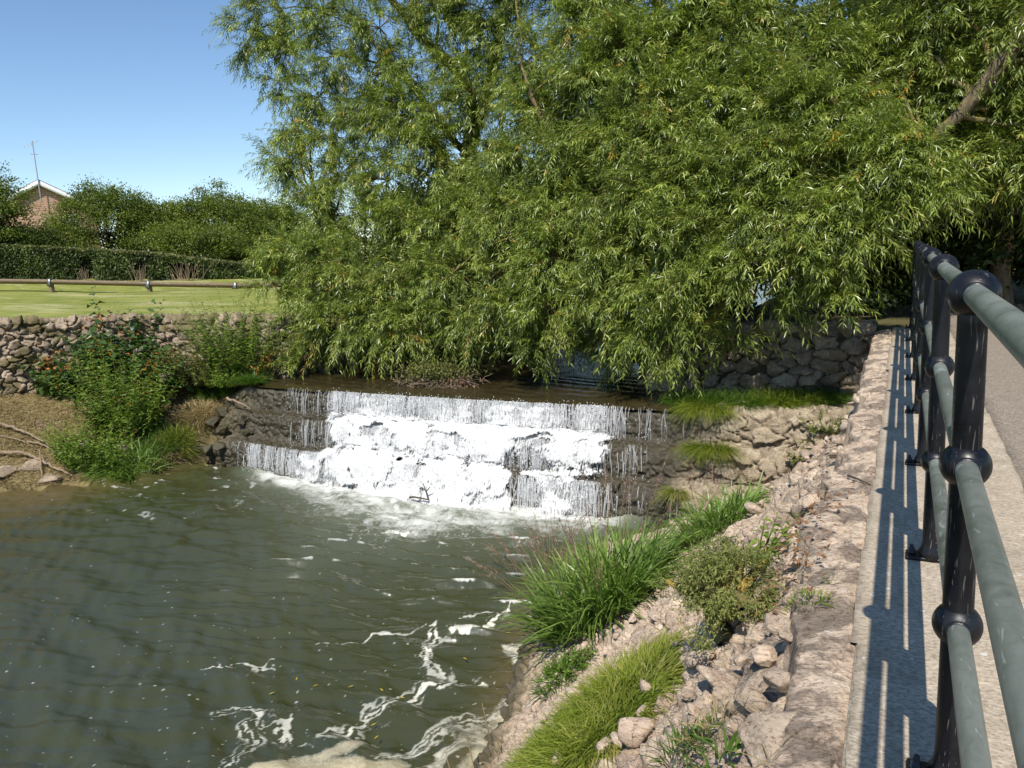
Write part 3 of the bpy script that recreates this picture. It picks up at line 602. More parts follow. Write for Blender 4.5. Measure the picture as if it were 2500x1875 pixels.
st_ = m.noise(10, 3, .5, stretch=(5, 1.1, 5), dist=1.5); col = m.mix(m.math('MULTIPLY', m.ramp(st_, [(.64, 0.), (.68, 1.)]), .6), col, (.5, .54, .52))
st2 = m.noise(4, 5, .8); col = m.mix(m.math('MULTIPLY', m.ramp(st2, [(.5, 0.), (.66, 1.)]), .6), col, (.07, .09, .06))
M_galv = m.done(m.bsdf(col, .42, m.bump(n1, .15, .003), .5, .35))
M_bolt = simple('bolt_metal', (.04, .04, .045), .5, .3)
rail = empty('railing', (.132, 5.0, 0), 'black ball stanchion railing with three grey green tubes beside the footpath', 'railing')
RX = .132; RZ = (1.121, .757, .391); SY = [.46, 1.85, 3.24, 4.63, 6.02, 7.41, 8.80, 10.19, 11.58]
def stanchion(y, ref=None):
    if ref is not None:
        c = ref.copy(); sc.collection.objects.link(c); c.parent = rail; c.location = (0, y-5.0, 0)
        for ch in ref.children:
            q = ch.copy(); sc.collection.objects.link(q); q.parent = c
        return c
    A = Acc()
    prof = [(.0, .005), (.044, .005), (.046, .03), (.036, .05), (.0330, .07)]
    for i, z in enumerate((RZ[2], RZ[1], RZ[0])):
        pass
    def rp(z): return .0330-.0048*z/1.11
    pz = [.07]+[z for z in np.arange(.1, 1.09, .03)]
    prof += [(rp(z), z) for z in pz[1:]]+[(.025, 1.1)]
    lathe(A, prof, sides=36)
    post = A.build('stanchion', M_black, rail, True); post.location = (0, y-5., 0)
    for z in RZ:
        A = Acc(); th = np.linspace(0, np.pi, 22); R = .0503
        lathe(A, [(max(1e-4, R*math.sin(a)), z-R*math.cos(a)) for a in th], sides=40)
        lathe(A, [(.0228, -.0495), (.027, -.0475), (.027, -.038)], (0, 0, z), 32, 'y'); lathe(A, [(.0228, .0495), (.027, .0475), (.027, .038)], (0, 0, z), 32, 'y')
        b = A.build('ball', M_black, None, True); b.parent = post
    A = Acc(); box(A, (-.088, -.04, .001), (.088, .04, .015), bev=.004)
    b = A.build('base_plate', M_black); b.parent = post
    for sx_ in (-.068, .068):
        A = Acc(); lathe(A, [(0.001, .018), (.016, .018), (.016, .022), (.0125, .0225), (.0125, .036), (.007, .037), (.007, .05), (.0005, .051)], (sx_, 0, 0), 6)
        b = A.build('bolt', M_bolt); b.parent = post
    return post
s0 = stanchion(SY[0])
for y in SY[1:]: stanchion(y, s0)
for z, l in zip(RZ, ('top', 'middle', 'bottom')):
    A = Acc(); ys_ = []; rr = []
    yy = -1.2
    prof = []
    joints = [.1, 2.62, 6.9, 9.6] if l == 'top' else [3.0, 5.6, 8.2]
    pts = sorted([-1.2, 11.75]+[j+d for j in joints for d in (-.004, -.0015, .0015, .004)])
    for q in pts: prof.append((.0224 if not any(abs(q-j) < .003 for j in joints) else .0213, q-5.))
    lathe(A, prof, (0, 0, z), 40, 'y')
    o = A.build('rail', M_galv, None, True); o.parent = rail
# =====================================================================
#                            T R E E S
# =====================================================================
Zu = np.array([0, 0, 1.])
def spray_leaves(A, B, rng, p0, d0, L, k, ll, lw, droop=.5, tw=.0022):
    n = len(p0); d0 = nrm(d0); L = np.broadcast_to(L, (n,))[:, None, None]
    t = np.linspace(.08, 1, k)[None, :, None]; t = t+rng.uniform(-.4/k, .4/k, (n, k, 1))
    dr = rng.uniform(.6, 1.4, n)[:, None, None]*droop
    P = p0[:, None]+d0[:, None]*L*t-Zu*dr*L*t*t
    T = nrm(d0[:, None]-Zu*2*dr*t)
    S = nrm(np.cross(T, Zu)+1e-4); U = np.cross(S, T)
    th = (np.arange(k)[None]*2.4+rng.uniform(0, 6.28, (n, 1))+rng.normal(0, .4, (n, k)))[..., None]
    O = S*np.cos(th)+U*np.sin(th)*.7
    D = nrm(T*.75+O*.75-Zu*.22+rng.normal(0, .15, (n, k, 3)))
    N = nrm(U+rng.normal(0, .55, (n, k, 3)))
    l = ll*rng.uniform(.6, 1.15, (n, k))*(1-.35*(t[..., 0]-.3)**2)
    base = rng.beta(2.2, 2.0, n)[:, None]*.62+rng.random((n, k))*.28+t[..., 0]*.12
    yel = rng.random(n) < .035; base = np.where(yel[:, None], np.clip(base*.2+.82, 0, .99), base)
    leaves(A, P.reshape(-1, 3), D.reshape(-1, 3), N.reshape(-1, 3), l.ravel(), (l*lw/ll*rng.uniform(.8, 1.2, (n, k))).ravel(), base.ravel(), .2, .16)
    if B is not None:
        tt = np.linspace(0, 1, 5)[None, :, None]; PP = p0[:, None]+d0[:, None]*L*tt-Zu*dr*L*tt*tt
        tubes(B, PP, tw*(1.25-tt[..., 0]), 3, rng.random(n))
def bez(a, b, c, k): t = np.linspace(0, 1, k)[:, None]; return a*(1-t)**2+2*b*t*(1-t)+c*t*t
def willow(name, label, cat, base, limbs, lobes, seed, ll=.105, lw=.016, mat=M_willow, barkm=M_bark, sub=20, sp=14, k=26, trunk_r=.35, group=None, droop=.2, tw=.0026, gap=0.):
    rng = np.random.default_rng(seed); base = np.array(base, float)
    root = empty(name, base, label, cat, group)
    LA, TB, TR = Acc(), Acc(), Acc()
    nodes = []
    for lb in limbs:                       # thick limbs: list of points and start radius
        pts = np.array(lb[0], float); p, _ = resample(pts, .25); p = smooth1(p, 4)+rng.normal(0, .025, p.shape)
        r = np.linspace(lb[1], lb[2], len(p)); tubes(TR, p[None], r[None], 10); nodes += [(q, rr) for q, rr in zip(p, r)]
    NP = np.array([q for q, _ in nodes]); NR = np.array([r for _, r in nodes])
    for lo in lobes:
        c = np.array(lo[0], float); R = np.array(lo[1], float)*np.ones(3); dn = lo[2] if len(lo) > 2 else 1.
        i = np.argmin(np.linalg.norm(NP-c+Zu*.8, axis=1)); a = NP[i]
        mid = (a+c)/2+Zu*.35*np.linalg.norm(c-a)*.4+rng.normal(0, .12, 3)
        p = bez(a, mid, c, 12)+rng.normal(0, .02, (12, 3)); r0 = min(NR[i]*.6, .02+.018*np.linalg.norm(c-a)); tubes(TB, p[None], np.linspace(r0, .014, 12)[None], 6)
        ns = max(3, int(sub*dn*R.mean()**1.2))
        d = nrm(rng.normal(0, 1, (ns, 3))*[1, 1, .9]-np.array([0, .25, 0])); e = c+d*R*rng.uniform(.55, 1., (ns, 1))
        tt = np.linspace(0, 1, 7)[None, :, None]; m_ = (c+e)/2+Zu*.25*R[2]*rng.random((ns, 1))
        pp = c*(1-tt)**2+2*m_[:, None]*tt*(1-tt)+e[:, None]*tt*tt
        tubes(TB, pp, (.011*(1-.75*tt[..., 0]))*np.ones((ns, 1)), 4, rng.random(ns))
        q = rng.uniform(.3, 1, (ns, sp))[..., None]; m3 = m_[:, None]; e3 = e[:, None]
        o = c*(1-q)**2+2*m3*q*(1-q)+e3*q*q; tg = nrm(2*(m3-c)*(1-q)+2*(e3-m3)*q)
        dd = nrm(tg*.55+rng.normal(0, .55, (ns, sp, 3))+nrm(o-c)*.45+Zu*.1)
        o = o.reshape(-1, 3); dd = dd.reshape(-1, 3)
        spray_leaves(LA, TB, rng, o, dd, rng.uniform(.3, .75, len(o)), k, ll, lw, droop, tw)
    cr = LA.build('crown', mat, root)
    TB.build('branches', M_twig if mat is M_willow else barkm, root)['kind'] = 'stuff'
    TR.build('trunk', barkm, root, True)
    return root
def P_(u, v, y): return at(u, v, y=y)
def lobq(seq): return [(P_(u, v, y), (r*.86, r*.78, r*.8), d*1.15) for u, v, y, r, d in seq]
def lob(seq): return [(P_(u, v, y), (r, r*.9, r*.95), d) for u, v, y, r, d in seq]
# willow standing on the far bank, thin crown against the sky
baseA = np.array([-8.6, 16.5, -.6]); 
limA = [([baseA, baseA+[.1, -.3, 1.6], P_(1010, 330, 15.5)], .34, .2),
        ([P_(1010, 330, 15.5), P_(1030, 190, 15.2), P_(930, 100, 14.6), P_(840, 0, 14.2), P_(780, -120, 14)], .16, .05),
        ([P_(1010, 330, 15.5), P_(900, 200, 14.8), P_(760, 40, 14.4)], .09, .03),
        ([P_(1010, 330, 15.5), P_(1080, 100, 15.5), P_(1120, -150, 15.5)], .17, .06),
        ([baseA+[.1, -.3, 1.4], P_(900, 560, 14.8), P_(760, 520, 14), P_(680, 430, 13.4)], .12, .04),
        ([baseA+[.05, -.2, 1.1], P_(860, 680, 13.8), P_(700, 640, 13), P_(620, 600, 12.6)], .10, .03)]
lobA = lob([(600, 20, 14, .85, .75), (545, 75, 14, .62, .75), (700, 30, 14, .95, .7), (620, 110, 14.1, .7, .8), (720, 120, 13.9, .8, .8), (600, 175, 14, .42, .7), (690, 210, 13.8, .7, .9), (820, 60, 14, .9, .6), (800, 160, 14, .8, .75), (880, 150, 14.2, .8, .6),
    (650, 285, 13.6, .55, .9), (720, 300, 13.5, .75, 1.), (820, 270, 13.6, .9, .8), (930, 260, 14, .9, .6), (650, 370, 13.3, .5, .9), (600, 345, 13.4, .32, .8), (730, 380, 13.2, .8, 1.), (840, 390, 13.3, .9, .9), (940, 390, 13.6, .9, .8), (1020, 300, 14.2, .9, .6),
    (680, 460, 12.9, .7, 1.), (790, 480, 12.8, .8, 1.1), (900, 500, 12.9, .9, 1.), (1010, 470, 13, .9, 1.), (620, 545, 12.5, .55, 1.2), (700, 560, 12.4, .7, 1.2), (590, 615, 12.3, .5, 1.2), (680, 640, 12.1, .65, 1.2), (780, 600, 12.3, .8, 1.2), (890, 610, 12.3, .8, 1.1), (990, 590, 12.4, .8, 1.1),
    (640, 700, 11.9, .45, 1.2), (730, 700, 11.8, .6, 1.2), (820, 700, 11.9, .65, 1.1), (910, 700, 12, .65, 1.), (690, 750, 11.7, .28, .8), (650, 785, 11.6, .18, .8), (1000, 690, 12, .65, 1.), (1000, 130, 14.8, .9, .7), (950, 20, 14.8, .9, .7),
    (1080, 60, 14.8, .9, .9), (1090, 200, 14.8, .9, 1.), (760, -90, 14.4, 1.1, .6), (950, -110, 14.8, 1.2, .6), (1100, -120, 15, 1.2, .6), (620, -90, 14.4, .8, .5), (1040, 20, 14.6, .8, .9), (900, -20, 14.4, .8, .8), (1020, 200, 14, .8, .9), (960, 330, 13.6, .8, .9), (870, 250, 13.6, .7, .9), (1060, 400, 13.4, .8, 1.)])
willow('willow_tree', 'thin leafy willow against the blue sky over the far side of the weir', 'tree', baseA, limA, lobA, 401, .13, .0215, sub=23, sp=14, k=23, group='willows overhanging the weir')
# big willow in the middle and right
baseB = np.array([-2.9, 14.6, -.1])
limB = [([baseB, baseB+[-.15, -.2, 1.5], P_(1440, 330, 13.6)], .42, .2),
        ([P_(1440, 330, 13.6), P_(1438, 130, 13.2), P_(1425, 40, 13.2), P_(1400, -80, 13.2)], .12, .06),
        ([P_(1440, 330, 13.6), P_(1250, 380, 12.8), P_(1180, 280, 12.3), P_(1140, 180, 12.3)], .10, .03),
        ([P_(1438, 130, 13.2), P_(1560, 60, 12.6), P_(1480, -10, 12.4)], .08, .04),
        ([baseB+[-.1, -.1, 1.4], P_(1650, 420, 12.6), P_(1800, 300, 11.8), P_(1930, 330, 11)], .14, .03),
        ([baseB+[-.1, -.1, 1.0], P_(1380, 600, 12.6), P_(1200, 560, 11.8), P_(1100, 520, 11.6)], .12, .03),
        ([baseB+[0, 0, 1.0], P_(1680, 560, 11.8), P_(1750, 520, 10.9)], .09, .03)]
lobB = lobq([(1160, 120, 13, .8, .9), (1260, 60, 12.9, .8, 1.), (1170, 240, 12.8, .8, 1.), (1280, 180, 12.4, .8, 1.1), (1130, 340, 12.5, .7, 1.), (1230, 330, 12.1, .8, 1.1), (1340, 300, 11.9, .75, 1.2), (1360, 110, 12.2, .7, 1.2),
    (1400, 210, 11.9, .7, 1.2), (1480, 120, 12.4, .7, .8), (1450, 310, 11.6, .7, 1.2), (1540, 250, 11.7, .7, 1.2), (1600, 130, 12.2, .8, 1.1), (1640, 220, 11.6, .7, 1.2), (1740, 130, 12, .8, 1.1), (1720, 270, 11.3, .7, 1.2), (1820, 230, 11.3, .65, 1.2),
    (1550, 360, 11.2, .65, 1.2), (1650, 350, 11, .62, 1.2), (1760, 370, 10.8, .6, 1.2), (1860, 350, 10.7, .55, 1.2), (1940, 320, 10.8, .5, 1.2), (1950, 385, 10.6, .36, 1.2), (2015, 400, 10.5, .2, 1.1), (1880, 430, 10.4, .38, 1.2),
    (1100, 460, 12.2, .7, 1.1), (1200, 450, 11.8, .7, 1.2), (1310, 430, 11.5, .7, 1.2), (1420, 420, 11.2, .65, 1.2), (1100, 570, 11.9, .65, 1.1), (1200, 560, 11.5, .65, 1.2), (1310, 540, 11.2, .6, 1.2), (1420, 520, 10.9, .6, 1.2), (1530, 470, 10.8, .6, 1.2), (1640, 460, 10.6, .55, 1.2), (1750, 470, 10.4, .5, 1.2), (1825, 500, 10.3, .3, 1.2), (1885, 500, 10.3, .14, 1.),
    (1090, 660, 11.6, .5, 1.), (1190, 660, 11.3, .5, 1.1), (1300, 640, 11, .5, 1.1), (1410, 620, 10.7, .5, 1.1), (1520, 580, 10.6, .5, 1.1), (1620, 560, 10.4, .42, 1.1), (1720, 560, 10.2, .35, 1.1), (1820, 590, 10.2, .2, 1.1), (1150, 735, 11.4, .3, .9), (1300, 720, 11, .35, 1.), (1390, 720, 10.8, .32, 1.), (1480, 690, 10.6, .36, 1.), (1570, 650, 10.5, .34, .9), (1650, 640, 10.5, .25, .8),
    (1470, 750, 10.8, .2, 1.), (1580, 735, 10.7, .13, .9), (1810, 640, 10.4, .13, .8), (1280, 750, 11.7, .28, .8), (1350, 760, 11.6, .24, .8), (1120, 765, 11.5, .16, .7), (1250, 700, 12.2, .5, 1.3), (1350, 690, 12.2, .5, 1.3), (1500, 30, 12.6, .8, 1.1), (1600, 20, 12.6, .8, 1.1), (1330, 0, 12.9, .8, 1.), (1400, 100, 13.3, .9, 1.), (1000, 690, 11.6, .3, .9), (860, 720, 11.6, .2, .9)])
# high crown above the picture: same tree
rngB = np.random.default_rng(77)
for k_ in range(16):
    lobB.append((np.array([rngB.uniform(-7.5, 1.5), rngB.uniform(13, 16.5), rngB.uniform(6.3, 8.5)]), (1.3, 1.3, 1.1), .45))
willow('willow_tree', 'broad bright willow hanging low over the middle of the weir and the railing end', 'tree', baseB, limB, lobB, 402, .122, .0195, sub=27, sp=15, k=23, group='willows overhanging the weir')
# darker tree over the path on the right, leaning limb
baseC = P_(2165, 700, 14.5)*[1, 1, 0]+[0, 0, -.05]
limC = [([baseC, P_(2160, 560, 14.4), P_(2170, 420, 14.3), P_(2190, 250, 14.3), P_(2200, 60, 14.3)], .24, .12),
        ([P_(2260, -20, 12.4), P_(2200, 90, 12.3), P_(2155, 150, 12.2), P_(2095, 215, 12.1), P_(2045, 270, 12.1), P_(1990, 330, 12.2)], .17, .05)]
limC[0] = ([baseC, P_(2160, 560, 14.4), P_(2170, 420, 14.3), P_(2210, 150, 13.6), P_(2260, -20, 12.4)], .15, .12)
lobC = lob([(1950, 60, 13, .9, .9), (2050, 30, 13, .9, .9), (2150, 20, 12.8, .7, .8), (2230, 60, 12.4, .6, 1.), (1900, 160, 13, .9, 1.), (2000, 150, 13, .9, 1.), (2100, 120, 13.4, .7, .7), (2050, 230, 12.9, .7, 1.), (2150, 260, 12.9, .6, .9), (2230, 220, 12.6, .6, 1.), (1980, 270, 12.8, .7, 1.), (2100, 330, 12.6, .55, 1.), (2190, 350, 12.6, .6, 1.), (2060, 380, 12.8, .45, 1.), (2230, 365, 12.8, .5, 1.), (2120, 355, 13.2, .5, 1.), (2290, 300, 12.5, .8, 1.), (2320, 100, 12.5, .9, 1.),
    (1830, 60, 13.2, .8, .9), (1700, 30, 13.2, .8, .9), (2170, 170, 12.9, .5, .8)])
rngC = np.random.default_rng(78)  # lobes appended below are out of view, added overhead to shade the background
for k_ in range(14):
    lobC.append((np.array([rngC.uniform(-1.5, 6), rngC.uniform(13, 17.5), rngC.uniform(5.6, 8.5)]), (1.4, 1.4, 1.1), .5))
for k_ in range(16):
    lobC.append((np.array([-.8+k_ % 8*.85, 12.3+(k_//8)*1.3+rngC.uniform(-.3, .3), 6.4+rngC.uniform(-.3, .8)]), (1.0, 1.0, .9), .9))
willow('willow_tree', 'shady willow with a leaning bare limb rising over the footpath', 'tree', baseC, limC, lobC, 403, .125, .020, barkm=M_bark, sub=22, sp=13, k=21, group='willows overhanging the weir')
# ---- woods behind
def leafy(name, label, cat, c, R, n, ls, mat, seed, group=None, trunk=None, barkm=M_barkd, lump=1., parent=None, flat=0., asp=.6, part='crown'):
    """bush or crown: leaf-sized faces in clumps through an ellipsoidal volume"""
    rng = np.random.default_rng(seed); c = np.array(c, float); R = np.array(R, float)*np.ones(3)
    nc = max(8, int(n/130)); d = nrm(rng.normal(0, 1, (nc, 3))); rad = rng.uniform(.35, 1., (nc, 1))**.6
    d[:, 2] = np.where(d[:, 2] < -.5, -d[:, 2], d[:, 2])
    cc = c+d*R*rad*(1+.12*lump*rng.normal(0, 1, (nc, 1)))
    cr = (R.mean()*.26*lump)*rng.uniform(.6, 1.3, nc)
    i = rng.integers(0, nc, n); P = cc[i]+rng.normal(0, .55, (n, 3))*cr[i][:, None]*[1, 1, .65]
    out = nrm(P-c); D = nrm(out*.6+rng.normal(0, .7, (n, 3))-Zu*.1); N = nrm(Zu*.7+out*.5+rng.normal(0, .6, (n, 3)))
    A = Acc(); leaves(A, P, D, N, ls*rng.uniform(.6, 1.3, n), ls*asp*rng.uniform(.7, 1.2, n), np.clip(rng.random(nc)[i]*.5+rng.random(n)*.5, 0, 1), .2, .15)
    base = trunk if trunk is not None else c-[0, 0, R[2]]
    root = empty(name, base, label, cat, group)
    A.build(part, mat, root)
    B = Acc(); base = np.array(base, float)
    if trunk is not None:
        p = bez(base, (base+c)/2+rng.normal(0, .15, 3)*[1, 1, 0], c, 10); tubes(B, p[None], np.linspace(R[0]*.09+.03, .04, 10)[None], 8)
        e = cc[:24]; t = np.linspace(0, 1, 6)[None, :, None]; s0_ = base+(c-base)*rng.uniform(.5, 1, (len(e), 1)); tubes(B, s0_[:, None]*(1-t)+e[:, None]*t, np.linspace(.05, .012, 6)[None]*np.ones((len(e), 1)), 5)
        B.build('trunk', barkm, root, True)
    return root
for i, (x, y, z, R, lab) in enumerate([(1.2, 21, 3.6, (3.4, 3, 4.2), 'dark tree behind the far end of the railing'), (5.5, 19, 3.8, (3.2, 3, 4.4), 'dark tree beyond the asphalt path, partly cut by the right edge'), (-4.5, 22, 3.8, (4, 3, 4.3), 'dark tree deep behind the bright willow'),
        (-13.5, 25, 1.9, (3.2, 3, 2.2), 'low dark tree behind the lower left of the thin willow'), (-18, 29, 1.9, (3.6, 3, 2.3), 'low dark tree beyond the lawn behind the willow edge'), (-11.5, 20, 1.2, (2.4, 2, 2.0), 'dense low tree beyond the stone wall corner under the willow'), (-1.5, 27, 3.8, (4, 3, 4.4), 'tall dark tree furthest back behind the railing end'), (-6.5, 20, 1.6, (2.8, 2, 2.8), 'dark low tree leaning over the upstream river'),
        (9.5, 15, 3.5, (3.2, 3, 4.2), 'dark tree growing on the verge past the path'), (-8.5, 25, 3.2, (3.4, 3, 3.8), 'dark tree upstream seen through the thin willow')]):
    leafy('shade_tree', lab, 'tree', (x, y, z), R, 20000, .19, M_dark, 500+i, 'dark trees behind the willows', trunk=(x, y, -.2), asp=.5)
for i, (x, y, s, lab) in enumerate([(-.9, 14.0, .75, 'low dark bush just behind the end of the stone wall'), (.5, 16.6, 1.3, 'dark bush in deep shade beyond the last railing post'), (3.0, 17.6, 1.4, 'leafy bush on the shaded side of the path bend'), (-3.2, 13.6, .6, 'low shaded bush on top of the short stone wall'), (5.2, 16.2, .7, 'sunlit green bush at the right edge past the asphalt'), (1.2, 15.2, 1.7, 'tall dark thicket closing the path right behind the railing end'), (3.6, 15.6, 1.7, 'dark thicket around the brown trunk past the asphalt'), (-1.4, 16.0, 1.6, 'dark thicket between the willow trunk and the railing end')]):
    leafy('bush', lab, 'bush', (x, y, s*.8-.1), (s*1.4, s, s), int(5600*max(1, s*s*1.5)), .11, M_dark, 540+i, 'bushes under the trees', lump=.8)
# upstream banks under the willow: undergrowth
for i, (x, y, z, s, lab) in enumerate([(-9.7, 13.2, -.6, .6, 'shaded undergrowth clump on the far bank upstream of the weir'), (-7.2, 19, -.2, 1.3, 'dark undergrowth closing the river channel under the willows'), (-4.6, 14.2, -.7, .6, 'undergrowth clump by the water behind the drooping willow'), (-10.2, 17, -.2, 1.0, 'undergrowth on the upstream bank beneath the thin willow'), (-5.0, 17.5, -.1, 1.2, 'dense dark undergrowth behind the debris heap')]):
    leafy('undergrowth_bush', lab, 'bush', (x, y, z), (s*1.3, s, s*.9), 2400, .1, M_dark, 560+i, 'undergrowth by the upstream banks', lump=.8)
# =====================================================================
#             L A W N   S I D E :  fence, hedge, trees, house
# =====================================================================
m = NT('weathered_wood'); n1 = m.noise(7, 5, .7, stretch=(1, 1, 6)); M_fwood = m.done(m.bsdf(m.ramp(n1, [(.3, (.11, .08, .05)), (.7, (.26, .2, .13))]), .85, m.bump(n1, .5, .01)))
M_strap = simple('galvanised_strap', (.24, .27, .3), .4, .6)
fpost = []
for u, vt, vb, d in ((-110, 606, 630, 35.5), (113, 612, 632, 34), (325, 617, 637, 32), (512, 620, 640, 31), (690, 621, 642, 30.5)):
    b = at(u, vb, d=d); fpost.append((b, .47))
fence = empty('knee_rail_fence', fpost[2][0], 'low brown timber rail fence with metal straps along the far edge of the lawn', 'fence')
for b, hgt in fpost:
    A = Acc(); b = np.array(b); box(A, b+[-.07, -.07, -.5], b+[.07, .07, hgt-.02], bev=.008); po = A.build('post', M_fwood, fence)
    A = Acc(); box(A, b+[-.10, -.105, hgt-.22], b+[.10, -.095, hgt+.035]); box(A, b+[-.10, -.105, hgt+.036], b+[.10, .09, hgt+.045]); A.build('strap', M_strap, fence)
for i in range(4):
    a = fpost[i][0]+[0, 0, fpost[i][1]-.02]; b = fpost[i+1][0]+[0, 0, fpost[i+1][1]-.02]; dn = nrm(b-a); s = nrm(np.cross(dn, Zu))
    A = Acc(); V = []
    for q in (a+dn*.003, b-dn*.003):
        for dx, dz in ((0, -.14), (.1, -.04), (.085, .015), (0, .045), (-.085, .015), (-.1, -.04)): V.append(q+s*dx*.95+Zu*dz)
    V = np.array(V); A.add(V, [[j, (j+1) % 6, 6+(j+1) % 6, 6+j] for j in range(6)]); A.add(V[:3], [[0, 1, 2]]); A.build('rail', M_fwood, fence)
# terrain of the lawn must meet the fence: mound strip under it
A = Acc(); bs = np.array([q[0] for q in fpost]); bs = np.concatenate([[bs[0]*2-bs[1]], bs, [bs[-1]*2-bs[-2]], [bs[-1]*3-2*bs[-2]]])
nd_ = nrm(np.array([.45, .9, 0])); rows = []
def near_pt(b, f): q = np.array([-19.+(b[0]+19)*f, 12.+(b[1]-12)*f, 0]); return q
src = np.array([[-40, 2.5, .55], [-26, 4.5, .48], [-17.2, 9.3, .36], [-15.9, 10.7, .31], [-13, 11.75, .22], [-11.2, 11.9, .2], [-10.9, 12.3, .2], [-10.9, 12.4, .2]])
src = src-[.25, -.1, 0.02]
P = []
for f in np.linspace(0, 1, 60): P.append(src*(1-f)+bs*f+Zu*(.03*math.sin(f*9)*f*(1-f)))
for f in np.linspace(.02, 1, 30): P.append(bs+nd_*f*26+Zu*f*.1)
P = np.array(P)       # (90, 8, 3) -> refine across
tt = np.linspace(0, 7, 160); P2 = np.stack([np.stack([np.interp(tt, np.arange(8), P[i, :, c]) for c in range(3)], 1) for i in range(len(P))])
P2[..., 2] += .03*(fbm(P2[..., 0]*.8, P2[..., 1]*.8, 600, 3)-.5)
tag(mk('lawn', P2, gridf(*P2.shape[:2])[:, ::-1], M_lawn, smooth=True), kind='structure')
# ---- clipped hedge
rng = np.random.default_rng(61)
hb = [at(u, v, d=d) for u, v, d in ((-900, 642, 52), (0, 628, 38), (325, 630, 36), (560, 634, 36), (760, 634, 36))]
ht = [at(u, v, d=d) for u, v, d in ((-900, 560, 52.4), (0, 525, 38.4), (325, 543, 36.4), (560, 571, 36.4), (760, 576, 36.4))]
hb = np.array(hb); ht = np.array(ht); nh = 72000; q = np.where(rng.random(nh) < .32, rng.uniform(0, 1, nh), rng.uniform(1, 4, nh)); s = rng.random(nh)
bb = np.stack([np.interp(q, range(5), hb[:, c]) for c in range(3)], 1); tp = np.stack([np.interp(q, range(5), ht[:, c]) for c in range(3)], 1)
along = nrm(hb[-1]-hb[0]); face = nrm(np.cross(along, Zu)); face = face if face[1] < 0 else -face
top = rng.random(nh) < .28; hh_ = (tp-bb)[:, 2]
P = bb+Zu*(np.where(top, hh_, s*hh_)-.1)[:, None]*1.0; dep = np.where(top, rng.random(nh)*1.3, rng.random(nh)**2*.22+.12*(fbm(q*22, s*5, 62, 3)-.5))
bare = np.zeros(nh)
bq = [(at(185, 597, d=36.6), .36), (at(300, 592, d=35.9), .36), (at(395, 588, d=35.8), .75)]
for c, rad in bq: bare = np.maximum(bare, (np.abs((P-c)@along) < rad*rng.uniform(.6, 1.25, nh)) & (P[:, 2]-bb[:, 2] < hh_*.80) & (~top))
P = P-face*(dep+.35*bare)[:, None]; kp = (bare < .5) | (rng.random(nh) < .25)
P = P[kp]; D = nrm(face*.5+rng.normal(0, .6, P.shape)+Zu*.3); N = nrm(face*.6+Zu*.6+rng.normal(0, .5, P.shape))
A = Acc(); tone = ss(.3, .7, fbm(q[kp]*10, s[kp]*3, 63, 3))*.5+rng.random(len(P))*.42; tone = np.where(top[kp] & (rng.random(len(P)) < .35), .97, tone)
leaves(A, P, D, N, .13*rng.uniform(.7, 1.3, len(P)), .08, tone)
hedge = empty('hedge', hb[2], 'long clipped green hedge with bare stick patches behind the low fence', 'hedge')
A.build('foliage', M_hedge, hedge)
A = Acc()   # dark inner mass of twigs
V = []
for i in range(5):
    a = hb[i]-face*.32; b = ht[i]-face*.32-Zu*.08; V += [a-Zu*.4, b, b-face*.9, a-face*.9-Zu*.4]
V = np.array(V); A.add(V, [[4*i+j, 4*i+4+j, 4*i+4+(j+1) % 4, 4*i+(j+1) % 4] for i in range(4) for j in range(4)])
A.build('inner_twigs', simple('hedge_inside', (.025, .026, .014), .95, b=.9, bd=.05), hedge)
for c, rad in bq:
    A = Acc(); n = int(26*rad/.35); b0 = c-Zu*1.0; st = b0+along*rng.normal(0, rad*.35, (n, 1))+face*.05; en = st+along*rng.normal(0, rad*.55, (n, 1))+Zu*rng.uniform(.75, 1.45, (n, 1))
    t = np.linspace(0, 1, 5)[None, :, None]; tubes(A, st[:, None]*(1-t)+en[:, None]*t+rng.normal(0, .02, (n, 5, 3)), np.linspace(.015, .007, 5)[None]*np.ones((n, 1)), 4)
    o = A.build('bare_stems', M_wood, hedge); o['label'] = 'bare brown sticks in a gap of the hedge'
# ---- hawthorn-like trees behind the hedge
for i, (u, v, d, rx, rz, lab) in enumerate([(-52, 480, 40, 2.3, 2.2, 'bushy tree cut by the left edge beside the brick gable'), (58, 556, 41, 3.0, 1.3, 'low bushy tree in front of the brick house'), (228, 495, 42, 2.7, 2.05, 'rounded green bushy tree just right of the brick gable'), (345, 520, 43, 2.4, 1.9, 'small gappy bushy tree between two rounder ones'), (470, 500, 42, 2.7, 2.0, 'wide bushy tree beside the street lamp top'), (580, 500, 44, 2.4, 1.6, 'bushy tree half hidden by the willow edge'), (520, 572, 41, 2.4, .9, 'low bushy growth at the far hedge end'), (-230, 500, 44, 3.2, 2.4, 'bushy tree out past the left edge of the lawn'), (-420, 520, 50, 3.4, 2.5, 'bushy tree furthest out along the hedge'), (660, 535, 46, 3.0, 1.9, 'bushy tree seen through the willow twigs'), (410, 540, 39.5, 3.0, 1.2, 'low dark bush line part behind the hedge end')]):
    c = at(u, v, d=d); leafy('hawthorn_tree', lab, 'tree', c, (rx, rx*.8, rz), 24000, .12, M_haw, 620+i, 'bushy trees behind the hedge', trunk=(c[0], c[1], .4), asp=.5, lump=.85)
